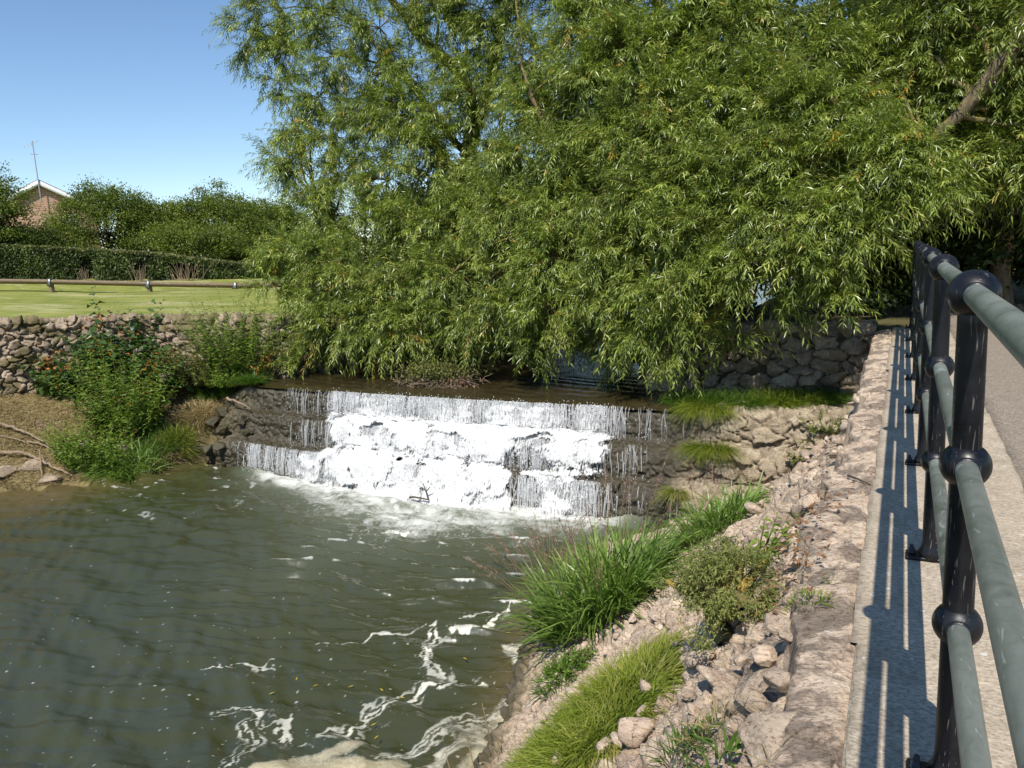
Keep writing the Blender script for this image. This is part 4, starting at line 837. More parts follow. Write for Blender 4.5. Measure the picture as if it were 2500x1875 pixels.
# thin upright shoots above the tree line
# ---- house
hd = 66.
apex = at(82, 384, d=hd); rE = at(163, 436, d=hd-1.5); 
back = nrm((apex-CAM)*[1, 1, 0]); back = nrm(back+np.array([.10, -.02, 0])); hs = nrm(np.cross(back, Zu))
hw = 3.7; slope = .56
house = empty('brick_house', (apex[0], apex[1], .6), 'orange brick house gable with white barge boards above the trees', 'house')
m = NT('brick'); tc = m.n('ShaderNodeTexCoord')
mp_ = m.n('ShaderNodeAttribute', attribute_name='bu'); mz = m.n('ShaderNodeAttribute', attribute_name='bv'); cmb = m.n('ShaderNodeCombineXYZ', {0: mp_.outputs['Fac'], 1: mz.outputs['Fac']})
br = m.n('ShaderNodeTexBrick', {'Vector': cmb.outputs[0], 'Color1': (.36, .19, .12, 1), 'Color2': (.46, .27, .18, 1), 'Mortar': (.5, .42, .34, 1), 'Scale': 1., 'Mortar Size': .012, 'Brick Width': .45, 'Row Height': .15})
M_brick = m.done(m.bsdf(br.outputs[0], .9))
def hp(a, b, z): return apex*[1, 1, 0]+hs*a+back*b+Zu*z
zt = apex[2]-.25; ze = zt-hw*slope
V = np.array([hp(-hw+.3, 0, .2), hp(hw-.3, 0, .2), hp(hw-.3, 0, ze+.1), hp(0, 0, zt-.05), hp(-hw+.3, 0, ze+.1), hp(-hw+.3, 9, .2), hp(hw-.3, 9, .2), hp(hw-.3, 9, ze+.1), hp(0, 9, zt-.05), hp(-hw+.3, 9, ze+.1)])
bu = np.array([-hw, hw, hw, 0, -hw]*2)+np.array([0]*5+[9]*5); bv = V[:, 2]
mk('wall', V, [np.array([[0, 1, 2, 3, 4]]), np.array([[6, 5, 9, 8, 7]]), np.array([[1, 6, 7, 2], [5, 0, 4, 9]])], M_brick, house, {'bu': bu, 'bv': bv})
M_tile = simple('roof_tile', (.12, .09, .075), .85, var=.4, sc_=8); M_white = simple('white_paint', (.8, .8, .8), .5, var=.03)
for s in (-1, 1):
    a0 = hp(0, -.35, zt+.12); a1 = hp(s*(hw+.25), -.35, zt+.12-(hw+.25)*slope); dz = Zu*-.13
    V = np.array([a0, a1, a1+back*9.7, a0+back*9.7]); V = np.concatenate([V, V+dz])
    mk('roof', V, np.array([[0, 1, 2, 3], [4, 7, 6, 5], [0, 4, 5, 1], [1, 5, 6, 2], [2, 6, 7, 3]]), M_tile, house)
    b0 = a0-back*.03-Zu*.06; b1 = a1-back*.03-Zu*.06; V = np.array([b0, b1, b1-Zu*.33, b0-Zu*.36]); V = np.concatenate([V, V+back*.03])
    mk('barge_board', V, np.array([[0, 1, 2, 3], [4, 7, 6, 5], [0, 4, 5, 1], [3, 2, 6, 7]]), M_white, house)
M_glass = simple('window_glass', (.08, .1, .12), .1, spec=.8)
for a, z in ((-1.9, 3.4), (1.6, 5.1)):
    A = Acc(); w2, h2 = (1.1, .65) if a < 0 else (.45, .5)
    def fr(x0, x1, z0, z1, acc, th=.06):
        V = np.array([hp(a+x0, -.02-th, z+z0), hp(a+x1, -.02-th, z+z0), hp(a+x1, -.02-th, z+z1), hp(a+x0, -.02-th, z+z1), hp(a+x0, -.01, z+z0), hp(a+x1, -.01, z+z0), hp(a+x1, -.01, z+z1), hp(a+x0, -.01, z+z1)])
        acc.add(V, [[0, 1, 2, 3], [4, 7, 6, 5], [0, 4, 5, 1], [1, 5, 6, 2], [2, 6, 7, 3], [3, 7, 4, 0]])
    fr(-w2, w2, h2-.09, h2+.03, A); fr(-w2, w2, -h2-.05, -h2+.06, A); fr(-w2, -w2+.1, -h2+.061, h2-.091, A); fr(w2-.1, w2, -h2+.061, h2-.091, A); fr(-.05, .05, -h2+.061, h2-.091, A)
    fo_ = A.build('window', M_white, house); A = Acc(); fr(-w2+.101, w2-.101, -h2+.061, h2-.091, A, .02); g_ = A.build('pane', M_glass, None); g_.parent = fo_
M_mast = simple('mast_metal', (.4, .4, .42), .4, .6)
ant = empty('aerial_mast', hp(0, -.55, zt-1.6), 'tall thin television aerial mast fixed to the brick gable', 'aerial'); at_top = at(78, 303, d=hd-.5)
A = Acc(); pb_ = hp(-.0, -.45, zt-1.5); tpz = at_top[2]
tubes(A, np.array([[pb_, [pb_[0]-.0, pb_[1], tpz]]]), np.array([[.045, .03]]), 8); A.build('mast', M_mast, ant)
A = Acc(); c = np.array([pb_[0], pb_[1], tpz-.15]); tubes(A, np.array([[c-hs*.55-Zu*.3, c+hs*.35+Zu*.15]]), .02, 5)
for q in np.linspace(-.5, .35, 7): p = c+hs*q+Zu*(.5*q); tubes(A, np.array([[p-back*.22-Zu*.1, p+back*.22+Zu*.1]]), .012, 4)
tubes(A, np.array([[c-Zu*.75-hs*.25, c-Zu*.75+hs*.25]]), .018, 4); tubes(A, np.array([[c-Zu*.75, c]]), .034, 6); A.build('antenna', M_mast, ant)
# street lamp peeking over the trees
c = at(415, 408, d=55); lp = empty('street_lamp', (c[0], c[1], .4), 'top of a grey street lamp showing above the bushy trees', 'street lamp')
A = Acc(); g0 = np.array([c[0]-.0, c[1], .2]); tubes(A, np.array([[g0, [c[0], c[1], c[2]-.35], [c[0], c[1], c[2]-.08], [c[0]+.25, c[1], c[2]]]]), np.array([[.07, .05, .045, .04]]), 8); A.build('pole', M_mast, lp, True)
A = Acc(); box(A, c+[.2, -.12, -.07], c+[.75, .12, .05], bev=.03); A.build('lamp_head', M_mast, lp)
# =====================================================================
#                    P L A N T S   A N D   S M A L L   T H I N G S
# =====================================================================
def bank_z(x, y):
    yy = np.clip(y, 1.2, 10.2); c = np.interp(yy, ys, cop); t0 = np.interp(yy, ys, toe); p = np.interp(yy, ys, pw)
    t = np.clip((c-x)/(c-t0), 1e-4, 1.2); return -.10-(abs(ZP)-.10)*np.where(t < 1, t**p, 1+(t-1)*1.2)+.10
def on_bank(u, v):
    """point of the stone bank seen in direction u,v (marching the ray)"""
    r = RW@_ray(u*2500/2212., v*2500/2212.); t = np.linspace(1.2, 16, 1500); P = CAM+t[:, None]*r
    hz = np.maximum(bank_z(P[:, 0], P[:, 1]), ZP); i = np.argmax(P[:, 2] < hz); return np.array([P[i, 0], P[i, 1], hz[i]])
_lb = LB.reshape(-1, 3)
def left_z(x, y):
    i = np.argmin((_lb[:, 0]-x)**2+(_lb[:, 1]-y)**2); return _lb[i, 2]
def on_left(u, v):
    r = RW@_ray(u*2500/2212., v*2500/2212.); t = np.linspace(9, 24, 400)
    for s in t:
        P = CAM+s*r
        if P[2] < max(left_z(P[0], P[1]), ZP): return np.array([P[0], P[1], max(left_z(P[0], P[1]), ZP)])
    return P
def tuft(name, label, cat, c, R, n, L, W, mat, seed, lean=.45, bend=.6, group=None, zf=None, dirb=(0, 0, 0), seeds=0, segs=4, tone=(0, 1)):
    rng = np.random.default_rng(seed); c = np.array(c, float); R = np.array(R, float)*np.ones(2)
    th = rng.uniform(0, 6.28, n); rr = np.sqrt(rng.random(n)); P = np.stack([c[0]+R[0]*rr*np.cos(th), c[1]+R[1]*rr*np.sin(th), np.full(n, c[2])], 1)
    if zf is not None: P[:, 2] = zf(P[:, 0], P[:, 1])-.01
    o = (P-c)/np.r_[R, 1]; o[:, 2] = 0
    D = nrm(Zu+o*lean+rng.normal(0, .22, (n, 3))+np.array(dirb))
    A = Acc(); cl = vn(P[:, 0]*7, P[:, 1]*7, seed); blades(A, P, D, L*rng.uniform(.45, 1.1, n)*(1-.3*rr), W*rng.uniform(.6, 1.2, n), tone[0]+(tone[1]-tone[0])*np.clip(cl*.45+rng.random(n)*.55, 0, 1), rng, bend*rng.uniform(.3, 1.6, n), segs)
    if seeds:
        root = empty(name, c, label, cat, group); A.build('blades', mat, root)
        B = Acc(); i = rng.integers(0, n, seeds); L2 = L*rng.uniform(1., 1.35, seeds); d2 = nrm(Zu+o[i]*lean*.8+rng.normal(0, .15, (seeds, 3))+np.array(dirb))
        t = np.linspace(0, 1, 5)[None, :, None]; pp = P[i][:, None]+d2[:, None]*L2[:, None, None]*t-Zu*.12*L2[:, None, None]*t*t+o[i][:, None]*.2*L2[:, None, None]*t*t
        tubes(B, pp, .0018, 3, .5); k = 22; q = rng.uniform(.72, 1.02, (seeds, k))[..., None]; Ps = P[i][:, None]+d2[:, None]*L2[:, None, None]*q-Zu*.12*L2[:, None, None]*q*q+o[i][:, None]*.2*L2[:, None, None]*q*q
        Ds = nrm(d2[:, None]*.6+rng.normal(0, .5, (seeds, k, 3))); leaves(B, Ps.reshape(-1, 3), Ds.reshape(-1, 3), nrm(rng.normal(0, 1, (seeds*k, 3))), .028, .007, rng.random(seeds*k)); B.build('seed_heads', M_seed, root); return root
    o_ = A.build(name, mat, None, loc=c); return tag(o_, label, cat, group)
def herb(name, label, cat, c, R, nst, Hh, ll, lw, mat, seed, group=None, zf=None, flowers=0, dead=0, lean=.3, per=22, dirb=(0, 0, 0)):
    """leafy upright stems with pairs of leaves"""
    rng = np.random.default_rng(seed); c = np.array(c, float); R = np.array(R, float)*np.ones(2)
    th = rng.uniform(0, 6.28, nst); rr = np.sqrt(rng.random(nst)); P = np.stack([c[0]+R[0]*rr*np.cos(th), c[1]+R[1]*rr*np.sin(th), np.full(nst, c[2])], 1)
    if zf is not None: P[:, 2] = [zf(a, b) for a, b in P[:, :2]]
    root = empty(name, c, label, cat, group)
    o = (P-c)/np.r_[R, 1]; o[:, 2] = 0; D = nrm(Zu+o*lean+rng.normal(0, .12, (nst, 3))+np.array(dirb)); Hs = Hh*rng.uniform(.55, 1.1, nst)*(1-.25*rr)
    A, B = Acc(), Acc(); t = np.linspace(0, 1, 6)[None, :, None]; bow = (o*.25+rng.normal(0, .06, (nst, 3)))[:, None]
    path = lambda t: P[:, None]+(D[:, None]*t+bow*t*t)*Hs[:, None, None]
    tubes(B, path(t), np.linspace(.005, .002, 6)[None]*np.ones((nst, 1)), 4, .5); B.build('stems', M_twig, root)
    q = np.linspace(.12, 1, per)[None, :, None]+rng.uniform(-.02, .02, (nst, per, 1)); Pq = path(q); th = np.arange(per)[None]*2.4+rng.uniform(0, 6, (nst, 1)); O = np.stack([np.cos(th), np.sin(th), 0*th], -1)
    Dq = nrm(O+Zu*(.35*q+.1)+rng.normal(0, .2, (nst, per, 3))); l = ll*rng.uniform(.6, 1.2, (nst, per))*(1.15-.5*q[..., 0])
    leaves(A, Pq.reshape(-1, 3), Dq.reshape(-1, 3), nrm(Zu+rng.normal(0, .4, (nst*per, 3))), l.ravel(), (l*lw/ll).ravel(), np.clip(rng.random((nst, 1))*.4+rng.random((nst, per))*.4+.18*q[..., 0], 0, .95).ravel(), .2, .25)
    A.build('leaves', mat, root)
    for nm, cnt, mt, sz in (('blossoms', flowers, M_pink, .03), ('withered_leaves', dead, M_orange, .09)):
        if cnt:
            F = Acc(); cn = max(2, cnt//14); cc = path(np.full((1, 1, 1), .75))[:, 0][rng.integers(0, nst, cn)]+rng.normal(0, .05, (cn, 3))
            if nm == 'blossoms': cc = path(np.full((1, 1, 1), 1.02))[:, 0][rng.integers(0, nst, cn)]
            pf = cc[rng.integers(0, cn, cnt)]+rng.normal(0, .035 if nm == 'blossoms' else .09, (cnt, 3)); leaves(F, pf, nrm(rng.normal(0, 1, (cnt, 3))), nrm(rng.normal(0, 1, (cnt, 3))), sz, sz*.5, rng.random(cnt)); F.build(nm, mt, root)
    return root
# -- near bank, right side of the pool
bz = bank_z
b = on_bank(1270, 1390); tuft('reed_clump', 'large dark green clump of broad bladed reeds at the water edge of the stone bank', 'reeds', on_bank(1300, 1315), (.5, .42), 1500, .98, .026, M_reed, 701, .42, .5, zf=bz, seeds=26, tone=(0, 1.04))
tuft('reed_clump', 'narrower green reed clump close to the weir toe on the near bank', 'reeds', on_bank(1550, 1135), (.32, .36), 650, .5, .018, M_reed, 702, .5, .6, zf=bz, seeds=8)
tuft('grass_clump', 'tall pink seeded grass leaning over the water left of the big reeds', 'grass clump', on_bank(1180, 1250), (.3, .35), 170, .62, .010, M_bush, 703, .5, .6, zf=bz, seeds=46, dirb=(-.15, 0, 0))
G7 = 'grass tufts on the stone bank'
tuft('grass_tuft', 'wide bright yellow green grass patch at the lower edge of the bank', 'grass tuft', on_bank(1265, 1590), (.46, .5), 6500, .22, .0075, M_ygrass, 711, .8, .9, G7, bz, tone=(0, 1.06))
tuft('grass_tuft', 'straw green grass patch between the yellow patch and the big reeds', 'grass tuft', on_bank(1340, 1480), (.3, .34), 2400, .26, .007, M_ygrass, 712, .6, .8, G7, bz, tone=(.1, 1))
tuft('grass_tuft', 'green weedy patch at the water edge just below the big reeds', 'grass tuft', on_bank(1215, 1455), (.2, .2), 420, .2, .012, M_grass, 713, .6, .7, G7, bz)
tuft('grass_tuft', 'small green rosette of grass on bare stones near the lower edge', 'grass tuft', on_bank(1475, 1612), (.09, .09), 110, .14, .009, M_grass, 714, .9, .7, G7, bz)
tuft('grass_tuft', 'little green tuft on the coping edge beside the concrete', 'grass tuft', at(1822, 1262, z=-.03), (.07, .06), 140, .055, .005, M_grass, 715, .8, .6, G7)
tuft('grass_tuft', 'tiny yellow green tuft below the coping tuft', 'grass tuft', on_bank(1745, 1290), (.08, .06), 110, .06, .005, M_ygrass, 716, .8, .6, G7, bz)
tuft('grass_tuft', 'broad leaved green weed at the very lower edge of the bank', 'grass tuft', on_bank(1550, 1650), (.06, .06), 26, .14, .016, M_grass, 717, .9, .6, G7, bz)
tuft('grass_tuft', 'sparse straw tuft growing among stones above the yellow patch', 'grass tuft', on_bank(1545, 1560), (.12, .1), 70, .13, .005, M_dry, 718, .8, .7, G7, bz)
c = on_bank(1570, 1345); leafy('grey_bush', 'round grey green weed bush between the reeds and the bare stones', 'bush', c+Zu*.16, (.25, .32, .22), 9500, .024, foliage('pale_bush_leaf', [(0, (.09, .11, .03)), (.5, (.19, .21, .06)), (.9, (.3, .31, .1)), (1, (.42, .34, .16))], .3, .6, .3), 721, trunk=c-Zu*.1, barkm=M_twig, lump=.9, asp=.28, part='foliage')
herb('leafy_weed', 'dark pointed leaf weed at the base of the small reed clump', 'weed', on_bank(1620, 1235), (.16, .14), 16, .32, .09, .03, M_herb, 722, 'weeds on the stone bank', lambda a, b: bz(a, b), lean=.9, per=9)
herb('leafy_weed', 'low green weed at the pool edge under the yellow grass', 'weed', on_bank(1230, 1435)+[0, -.05, 0], (.16, .12), 26, .14, .05, .02, M_herb, 723, 'weeds on the stone bank', lambda a, b: bz(a, b), lean=.9, per=9)
# weeds on dry ledges at right of the weir
def on_weir(u, v):
    """where the survey ray meets the stepped weir"""
    r = RW@_ray(u*2500/2212., v*2500/2212.); t = np.linspace(6, 17, 2200); P = CAM+t[:, None]*r
    o_ = P[:, 1]-crest_y(P[:, 0])
    hz = np.interp(o_, [-.80, -.78, -.62, -.42, -.40, -.26, -.06, -.03, 0, 1.0, 1.3], [ZP, -1.97, -1.9, -1.87, -1.5, -1.44, -1.4, -1.08, -.97, -.95, -.9]); i = np.argmax(P[:, 2] < hz)
    return np.array([P[i, 0], P[i, 1], hz[i]])
GW = 'grass tufts growing on the weir ledges'
tuft('grass_tuft', 'bright green tuft hanging over the upper dry step beside the fall', 'grass tuft', (-2.35, 10.3, -.98), (.3, .09), 900, .42, .007, M_ygrass, 731, .7, 1.0, GW, dirb=(0, -.6, .0), tone=(0, 1.08))
tuft('grass_tuft', 'bright green tuft hanging over the second step beside the fall', 'grass tuft', (-2.2, 9.92, -1.43), (.27, .09), 900, .42, .007, M_ygrass, 732, .7, 1.0, GW, dirb=(0, -.6, .0), tone=(0, 1.08))
tuft('grass_tuft', 'yellowish tuft trailing from the lowest step by the reeds', 'grass tuft', (-2.55, 9.5, -1.92), (.12, .07), 260, .35, .007, M_ygrass, 733, .7, 1.0, GW, dirb=(0, -.8, .0), tone=(.3, 1))
tuft('grass_tuft', 'small tuft at the inner corner of the second dry ledge', 'grass tuft', on_weir(1780, 960)+[-.25, 0, 0], (.12, .05), 120, .13, .008, M_ygrass, 734, .7, .7, GW)
for i, (u, v, h_, rx, mt, lab) in enumerate([(1590, 870, .30, .45, M_grass, 'tall shaded grass at the foot of the short wall nearest the willow'), (1680, 868, .30, .45, M_ygrass, 'sunlit bright grass along the top dry step'), (1760, 862, .25, .4, M_grass, 'green grass in dappled shade under the short wall'), (1500, 866, .26, .4, M_grass, 'dark grass at the water edge under the drooping willow')]):
    tuft('grass_tuft', lab, 'grass tuft', np.array([*at(u, v, z=-.95)[:2], -.98]), (rx, .33), 2200, h_*1.35, .009, mt, 740+i, .5, .7, 'grass under the short wall', tone=(0, .8))
herb('leafy_weed', 'leafy weed where the short wall meets the coping', 'weed', at(1825, 850, z=-.95), (.28, .2), 40, .34, .06, .03, M_herb, 745, 'weeds by the dry weir steps', lean=.5, per=12)
herb('leafy_weed', 'weed with a yellow flower on the ledge beside the coping', 'weed', on_weir(1790, 940), (.2, .12), 46, .34, .05, .025, M_herb, 746, 'weeds by the dry weir steps', lean=.7, per=12)
herb('leafy_weed', 'round leaved grey green weed on the lower dry ledge', 'weed', on_weir(1735, 1005)+[0, -.1, .02], (.1, .06), 10, .18, .09, .08, M_bush, 747, 'weeds by the dry weir steps', lean=.8, per=6)
tuft('grass_tuft', 'dry straw lying on the lowest pale ledge', 'grass tuft', on_weir(1650, 1048), (.5, .08), 160, .28, .006, M_dry, 748, .9, .8, GW)
# -- far bank on the left
G8 = 'plants on the far river bank'
lz = lambda X_, Y_: np.array([left_z(a, b) for a, b in zip(np.atleast_1d(X_), np.atleast_1d(Y_))])
c = on_left(268, 925); herb('willowherb', 'tall pale green leafy plant in front of the curved stone wall', 'plant', c, (.8, .4), 120, 1.72, .16, .05, M_herb, 751, G8, lambda a, b: left_z(a, b), flowers=40, dead=20, lean=.3, per=36)
c = at(262, 800, y=10.7); herb('dark_shrub', 'dark palmate leaved shrub with orange withered leaves against the wall top', 'shrub', np.array([c[0], c[1], -1.1]), (.6, .35), 80, 1.8, .22, .17, M_shrub, 752, 'dark shrubs with orange leaves', dead=240, lean=.5, per=22)
c = at(140, 850, y=9.9); herb('dark_shrub', 'low dark shrub with a bright orange clump left of the tall pale plant', 'shrub', np.array([c[0], c[1], -1.15]), (.45, .3), 50, .9, .2, .15, M_shrub, 753, 'dark shrubs with orange leaves', dead=300, lean=.7, per=16)
c = at(360, 830, y=10.6); herb('dark_shrub', 'dark shrub with orange leaves right of the tall pale plant', 'shrub', np.array([c[0], c[1], -1.1]), (.45, .3), 50, .85, .18, .13, M_shrub, 754, 'dark shrubs with orange leaves', dead=90, lean=.6, per=18)
c = on_left(195, 1000); herb('leafy_weed', 'dark green weeds with pink flowers at the water edge', 'weed', c, (.55, .35), 110, .85, .13, .04, M_herb, 755, G8, lambda a, b: left_z(a, b), flowers=60, lean=.5, per=22)
for i, (u, v, rx, h_, n_, mt, lab, tn) in enumerate([(300, 1012, .75, .55, 1300, M_reed, 'dense green reeds on the far bank at the water line', (0, .9)), (340, 960, .4, .5, 600, M_grass, 'bright grass below the tall pale plant', (0, .8)), (385, 950, .3, .45, 500, M_ygrass, 'yellow green tuft beside the lowest mossy weir rocks', (.2, 1)), (240, 1020, .5, .4, 600, M_reed, 'reeds trailing into the pool at the far bank edge', (0, 1)), (425, 900, .45, .35, 1500, M_dry, 'straw coloured grass next to the mossy boulders', (.3, 1)), (470, 850, .45, .40, 900, M_grass, 'vivid green grass spilling towards the top of the weir', (0, .75)), (525, 845, .2, .42, 420, M_grass, 'vivid green grass draping over the left end of the weir crest', (0, .6))]):
    c = on_left(u, v) if i != 6 else np.array([-11.15, 10.75, -.98])
    tuft('grass_tuft', lab, 'grass tuft', c, (rx, rx*.6), int(n_*1.5), h_*1.2, .022 if mt is M_reed else .013, mt, 760+i, .5, .7, 'grass and reeds on the far bank', lz if i != 6 else None, tone=tn)
c = at(430, 800, y=10.9); herb('yellow_weed', 'yellowish bushy weed growing up the stone wall', 'weed', np.array([c[0], c[1], -1.05]), (.8, .3), 150, 1.0, .075, .03, M_bush, 771, G8, lean=.4, per=34)
c = at(515, 810, y=11.1); herb('nettle_clump', 'tall dense bright green nettles at the wall corner beside the thin willow', 'plant', np.array([c[0], c[1], -1.0]), (.5, .3), 130, 1.95, .12, .045, M_herb, 772, G8, lean=.25, per=44)
c = at(560, 790, y=11.2); herb('yellow_weed', 'orange tinged weeds under the willow by the wall corner', 'weed', np.array([c[0], c[1], -1.0]), (.35, .25), 50, .7, .06, .02, M_bush, 773, G8, lean=.4, per=24, dead=40)
c = at(490, 860, y=10.8); herb('leafy_weed', 'bright leafy weeds between the nettles and the weir', 'weed', np.array([c[0], c[1], -1.05]), (.4, .25), 70, .5, .09, .03, M_herb, 774, G8, lean=.6, per=18)
# dry grass on the left terrace: nobody could count it
rng = np.random.default_rng(80); A = Acc(); n = 42000; i = rng.integers(0, 400, n); j = (rng.random(n)*156).astype(int)
P = LB[i, j]+rng.normal(0, .03, (n, 3))*[1, 1, 0]; blades(A, P, rng.normal(0, .8, (n, 3))*[1, 1, .2]+[0, 0, .55], rng.uniform(.08, .26, n), .011, np.clip(rng.random(n)*.7+.3*(fbm(P[:, 0]*2, P[:, 1]*2, 81, 2)), 0, 1), rng, .7, 3)
tag(A.build('dry_grass', M_dry), 'matted dry straw grass over the far bank', 'grass', kind='stuff')
# straw and small weeds in joints of the near bank
A = Acc(); n = 2600; yy = rng.uniform(1.6, 9.3, n); xx = np.interp(yy, ys, cop)-rng.random(n)**1.2*1.9*ss(1.0, 3, yy); kk = fbm(xx*4, yy*4, 83, 3) > .5; xx = xx[kk]; yy = yy[kk]; n = len(xx)
P = np.stack([xx, yy, bz(xx, yy)-.01], 1); blades(A, P, rng.normal(0, .8, (n, 3))*[1, 1, .3]+[0, 0, .5], rng.uniform(.03, .11, n), .0035, rng.random(n), rng, .6, 3)
tag(A.build('straw_litter', M_dry), 'thin dry straw caught between the stones of the near bank', 'straw', kind='stuff')
A = Acc(); n = 150; c = on_bank(1740, 1135); P = c+rng.normal(0, 1, (n, 3))*[.10, .33, .0]+Zu*.02; P[:, 2] = bz(P[:, 0], P[:, 1])+.03; leaves(A, P, nrm(rng.normal(0, 1, (n, 3))*[1, 1, .3]), nrm(rng.normal(0, .5, (n, 3))+Zu), .032, .016, rng.random(n)*.5)
tag(A.build('leaf_litter', foliage('brown_leaf', [(0, (.16, .08, .04)), (1, (.36, .2, .11))], .1, .8, .1)), 'drift of curled brown leaves under the coping', 'leaf litter', kind='stuff')
# ---- loose rocks, each a thing
def rock(c, R, seed, label, mat=M_bank, group='loose rocks on the stone bank', wet=0., moss=0., name='rock', n=26, flat=False):
    rng = np.random.default_rng(seed); th = np.linspace(0, np.pi, n); ph = np.linspace(0, 2*np.pi, 2*n, endpoint=False); T, Ph = np.meshgrid(th, ph, indexing='ij')
    D = np.stack([np.sin(T)*np.cos(Ph), np.sin(T)*np.sin(Ph), np.cos(T)], -1); r = np.ones(T.shape)
    for _ in range(15):
        nn = nrm(rng.normal(0, 1, 3)); d = D@nn; k = rng.uniform(.5, .86); r = np.where(d > 1e-3, np.minimum(r, k/np.clip(d, .05, 1)), r)
    r = r*(1+.10*(fbm(D[..., 0]*4+seed, D[..., 1]*4+D[..., 2]*5, seed, 5, .65)-.5)*2)
    a = rng.uniform(0, 6.28); R = np.array(R, float)*np.ones(3); V = D*r[..., None]*R; V = np.stack([V[..., 0]*math.cos(a)-V[..., 1]*math.sin(a), V[..., 0]*math.sin(a)+V[..., 1]*math.cos(a), V[..., 2]], -1)+np.array(c)
    idx = np.arange(n*2*n).reshape(n, 2*n); nx = np.roll(idx, -1, 1); Fq = np.stack([idx[:-1], idx[1:], nx[1:], nx[:-1]], -1).reshape(-1, 4); o1 = np.ones(V.shape[:2])
    o = mk(name, V, Fq, mat, None, {'rnd': o1*rng.random(), 'joint': o1*0, 'moss': o1*moss, 'wet': o1*wet, 'lichen': o1*.5}, not flat, loc=np.array(c, float)); return tag(o, label, 'rock', group)
rocks = [(1690, 1570, (.17, .10, .12), 'large upright grey slab leaning out of the bank near the coping'), (1640, 1610, (.13, .11, .08), 'pinkish rock left of the upright slab'), (1500, 1400, (.16, .13, .08), 'flat buff rock above the yellow grass'), (1620, 1470, (.13, .11, .08), 'angular buff rock halfway up the bank'),
    (1560, 1445, (.10, .09, .07), 'small wedge rock beside the angular buff rock'), (1690, 1430, (.12, .10, .08), 'grey block under the lichen patched coping'), (1770, 1225, (.12, .10, .07), 'rounded rock tight under the coping by the coping tuft'), (1590, 1300, (.14, .11, .08), 'pale boulder right of the grey green bush'),
    (1700, 1330, (.10, .09, .06), 'pinkish grey stone right of the pale boulder'), (1650, 1380, (.11, .09, .07), 'squarish stone under the pale boulder'), (1720, 1180, (.12, .09, .07), 'pale slab beside the brown leaf drift'), (1640, 1200, (.13, .1, .07), 'broad pale slab behind the pointed leaf weed'), (1510, 1520, (.13, .10, .07), 'worn flat rock above the small rosette'),
    (1590, 1530, (.09, .08, .06), 'small buff rock centred on the lower bank'), (1430, 1500, (.10, .1, .07), 'half buried rock at the edge of the straw green grass'), (1600, 1400, (.08, .07, .05), 'small cream rock under the squarish stone'), (1745, 1500, (.10, .08, .06), 'dark patched rock against the lower coping')]
for i, (u, v, R, lab) in enumerate(rocks): c = on_bank(u, v); rock(c-Zu*R[2]*.5-Zu*.03, np.array(R)*(.62 if i else 1.), 800+i, lab)
rubble = [rock((0, 0, 0), (.062, .048, .036), 1900+q, 'small pale angular stone lying loose on the rubble bank', M_bank, 'small stones on the rubble bank', name='small_stone', n=13, flat=True) for q in range(6)]
rng = np.random.default_rng(190); cnt = 0
while cnt < 270:
    yy = rng.uniform(1.7, 9.2); xx = float(np.interp(yy, ys, cop))-.02-rng.random()**1.1*min(1.9, .6+.45*yy)
    zz = float(bank_z(xx, yy)); 
    if zz < ZP+.12: continue
    src_o = rubble[cnt % 6]; o = src_o if cnt < 6 else src_o.copy()
    if cnt >= 6: sc.collection.objects.link(o)
    o.location = (xx, yy, zz-.02+rng.uniform(0, .02)); o.rotation_euler = (rng.normal(0, .5), rng.normal(0, .5), rng.uniform(0, 6.28)); k_ = .55+1.25*rng.random()**2; o.scale = (k_, k_, k_*rng.uniform(.6, 1)); cnt += 1
for i, (x, R, lab) in enumerate([(-1.9, (.12, .08, .06), 'white rounded stone at the left end of the lowest ledge'), (-1.65, (.13, .09, .07), 'second pale stone along the lowest ledge'), (-1.35, (.16, .10, .07), 'larger pale stone in the middle of the lowest ledge'), (-1.05, (.12, .1, .08), 'pale stone before the coping end of the lowest ledge')]):
    rock((x, float(crest_y(x))-.60, -1.90), R, 830+i, lab, M_weir, 'pale stones lined up on the lowest dry ledge')
for i, (u, v, R, lab) in enumerate([(20, 1020, (.32, .22, .14), 'flat pale boulder at the pool edge, leftmost in view'), (75, 1008, (.30, .22, .16), 'pale boulder beside the driftwood at the pool edge'), (110, 1035, (.34, .22, .10), 'low wide rock touching the water near the weeds')]):
    c = on_left(u, v); rock(c, R, 840+i, lab, M_stone, 'boulders along the far pool edge')
for i, (x, dy_, z, R, lab) in enumerate([(-11.35, -.10, -1.42, (.20, .15, .14), 'mossy boulder below the left end of the crest'), (-11.8, -.25, -1.5, (.18, .14, .13), 'mossy boulder next to the straw grass'), (-11.0, -.45, -1.6, (.17, .12, .12), 'mossy round rock on the middle ledge'), (-11.4, -.62, -1.78, (.2, .14, .13), 'mossy rock stepping down towards the pool'), (-11.9, -.5, -1.7, (.2, .14, .14), 'olive rock touching the yellow tuft'), (-11.2, -.85, -2.0, (.17, .12, .12), 'wet dark rock low at the left weir end'), (-11.6, -.85, -2.1, (.2, .15, .14), 'wet dark rock nearest the far pool corner'), (-12.0, -.8, -2.15, (.2, .15, .14), 'wet rock under the far bank reeds'), (-10.8, -.5, -1.78, (.14, .1, .1), 'small mossy rock at the edge of the thin streams')]):
    rock((x, float(crest_y(x))+dy_, z), R, 850+i, lab, M_weir, 'mossy rocks at the far end of the weir', .72, .9)
for i, (u, v, R) in enumerate([(1385, 1022, .09), (1408, 1026, .05), (1330, 1050, .10)]):
    c = on_weir(u, v); rock(c, (R, R*.8, R*.8), 870+i, ['dark wet stone poking through the white water', 'little dark stone beside the one poking through the water', 'dark mossy lump splitting the lower fall'][i], M_weir, 'wet stones in the lower fall', .9, .3)
